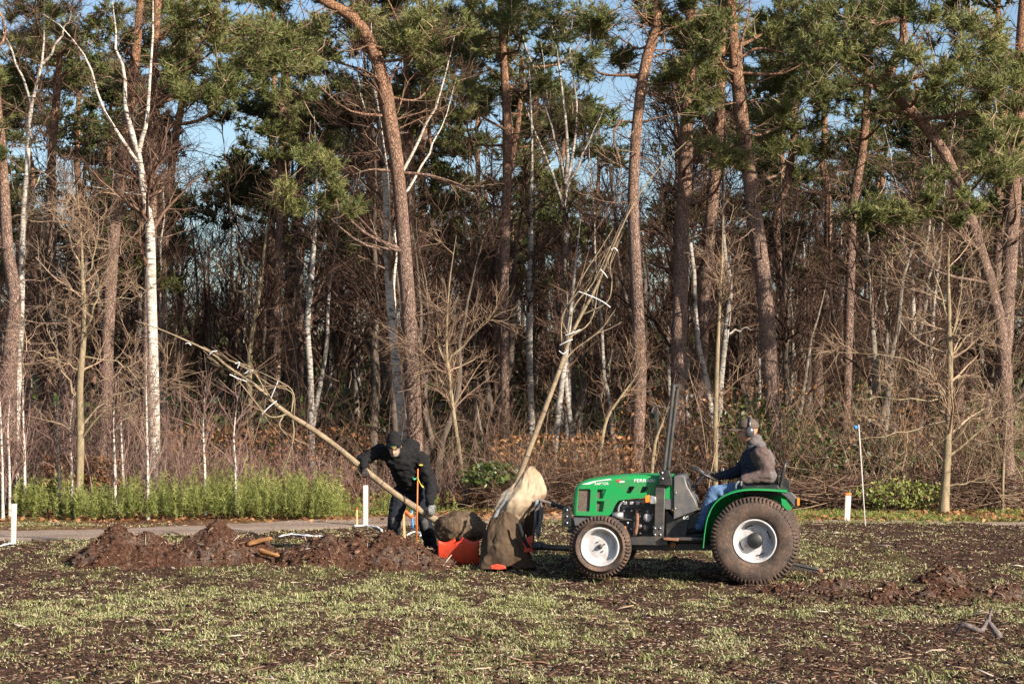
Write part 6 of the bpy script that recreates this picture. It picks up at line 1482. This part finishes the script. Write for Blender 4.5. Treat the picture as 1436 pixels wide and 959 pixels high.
drape('burlap_sheet', 'dark brown burlap draped like a tent over the red carrier', 23.5, [(717, 708, 9), (722, 707, 16), (735, 706, 22), (752, 706, 28), (770, 707, 32), (785, 708, 35), (796, 708, 36)], M['burlap_dark'], [(3, .10, .6, .4), (5, .09, 2.0, -.8), (8, .04, .3, .5), (2, .06, 1.0, 0)], 4, rag=.05)
drape('burlap_sheet', 'pale tan burlap thrown over the top of the root bundle', 23.6, [(654.5, 745, 3), (660, 744, 9), (670, 743, 15), (683, 741, 23), (695, 735, 30), (707, 727, 30), (718, 719, 24), (726, 722, 15), (735, 729, 6)], M['burlap_pale'], [(3, .09, 1.4, .8), (4, .08, .2, -.6), (7, .05, 2.2, .5), (2, .07, 2.4, 0)], 8)
drape('burlap_sheet', 'brown burlap flap hanging between pale sheet and straps', 23.7, [(700, 748, 5), (706, 748, 10), (718, 747, 13), (730, 745, 12), (740, 742, 9), (752, 739, 5)], M['burlap_dark'], [(3, .1, .5, .4), (5, .08, 1.2, .6)], 12)
cr_o = at(700, 792, 23.8); cr_o[2] = .06
carrier = thing('tree_carrier', 'red steel tree carrier on the tractor front linkage', 'carrier', cr_o)
def cpoly(name, poly, Y0, Y1, mat, bev=.006, rnd=0):
    if rnd: poly = round_poly(poly, rnd)
    a = plate([tuple(at(x, y, Y0)[[0, 2]]) for x, y in poly], (), Y1 - Y0, bev); v = a[0].copy(); v[:, 1] += (Y0 + Y1) / 2
    return pts_mesh(name, [(v, a[1])], mat, carrier, cr_o)
# curved red trough under the root ball: a bent sheet, torn edge up
tr = []
for k, t in enumerate(np.linspace(0, 1, 28)):
    x0 = 614 + t * 58; top_y = 757 + 3.5 * math.sin(t * 9) + (6 if .42 < t < .52 else 0) - 2 * t; 
    for j, s in enumerate(np.linspace(0, 1, 8)):
        p = at(x0, top_y + s * (793 - top_y), 23.80 + .10 * s ** 2 + .05 * math.cos(t * 3.0)); tr.append(p)
tr = np.array(tr); i = np.arange(27)[:, None] * 8; j = np.arange(7)[None]; q = np.stack([i + j, i + 8 + j, i + 9 + j, i + j + 1], -1).reshape(-1, 4)
o = pts_mesh('trough', [(tr, [q])], M['red_paint'], carrier, cr_o, True); m = o.modifiers.new('t', 'SOLIDIFY'); m.thickness = .012; m.offset = 1
cpoly('trough_floor', [(616, 786), (744, 786), (744, 794), (616, 794)], 23.95, 24.3, M['red_paint'])
cpoly('front_lip', [(688, 792), (698, 790.5), (708, 793), (710, 797), (700, 798.5), (689, 797.5)], 23.2, 23.23, M['red_paint'])
cpoly('side_plate', [(733, 756), (747, 750), (747.5, 772), (738, 773), (738, 792), (733, 794)], 23.4, 23.44, M['red_paint'])
cpoly('side_plate', [(737, 758), (747, 753), (747.5, 772), (737, 773)], 23.8, 23.84, M['red_paint'])
cpoly('cross_bar', [(735, 768), (752, 766), (752, 773), (735, 774)], 23.36, 23.9, M['red_paint'])
def cbar(name, p, r, mat, n=8):
    L = smooth_line(np.array(p), 2 if len(p) == 2 else len(p) * 4); K = len(L); v, f = tubes(L[None], np.full((1, K), r) if np.ndim(r) == 0 else np.interp(np.linspace(0, 1, K), np.linspace(0, 1, len(r)), r)[None], n)
    return pts_mesh(name, [(v, f)], mat, carrier, cr_o, True)
for dy in (0, .42):
    cbar('lower_link', [at(748, 766, 23.3 + dy), at(757, 765, 23.26 + dy), at(768, 767, 23.2 + dy), TW(TL(806, 769, .42 + dy))], (.05, .055, .038, .036), M['black_paint'])
cbar('top_link', [at(752, 700, 23.55), TW(TL(775, 706, .66))], .016, M['aluminium']); cbar('top_link_body', [TW(TL(773, 705.6, .66)), TW(TL(797, 713.5, .66))], .024, M['black_paint'])
cbar('upright', [at(752, 699, 23.6), at(750, 730, 23.55), at(746, 768, 23.5)], .018, M['dark_steel'])
for k, pp in enumerate(([(753, 700), (751, 722), (752, 736), (755, 750)], [(754, 700), (757, 715), (757, 735), (755, 752)], [(755, 699), (760, 718), (756, 738), (754, 745)], [(752, 745), (755, 752), (754, 762)])):
    P = smooth_line(np.array([at(x, y, 23.38 + .03 * k) for x, y in pp]), 14); gg = np.random.default_rng(k); tw = np.linspace(0, 2.4, 14) + k
    sv = np.stack([np.cos(tw), np.sin(tw) * .8, np.zeros(14)], 1) * .022; nv = np.stack([-np.sin(tw), np.cos(tw), np.zeros(14)], 1) * .0025
    v = np.stack([P + sv + nv, P - sv + nv, P - sv - nv, P + sv - nv], 1).reshape(-1, 3); _, f = tubes(P[None], np.ones((1, 14)), 4, True)
    pts_mesh('strap', [(v, f)], M['strap_web'], carrier, cr_o)
P = smooth_line(np.array([at(x, y, 23.22) for x, y in [(727, 733), (732, 748), (737, 760), (742, 768)]]), 12); sv = np.array([.022, 0, .008]); nv = np.array([0, .003, 0])
v = np.stack([P + sv + nv, P - sv + nv, P - sv - nv, P + sv - nv], 1).reshape(-1, 3); _, f = tubes(P[None], np.ones((1, 12)), 4, True); pts_mesh('strap', [(v, f)], M['black_cloth'], carrier, cr_o)
P = smooth_line(np.array([at(x, y, 23.35) for x, y in [(713, 690), (706, 705), (698, 716), (694, 726)]]), 12); sv = np.array([.03, 0, .015])
v = np.stack([P + sv + nv, P - sv + nv, P - sv - nv, P + sv - nv], 1).reshape(-1, 3); pts_mesh('strap', [(v, f)], M['strap_web'], carrier, cr_o)
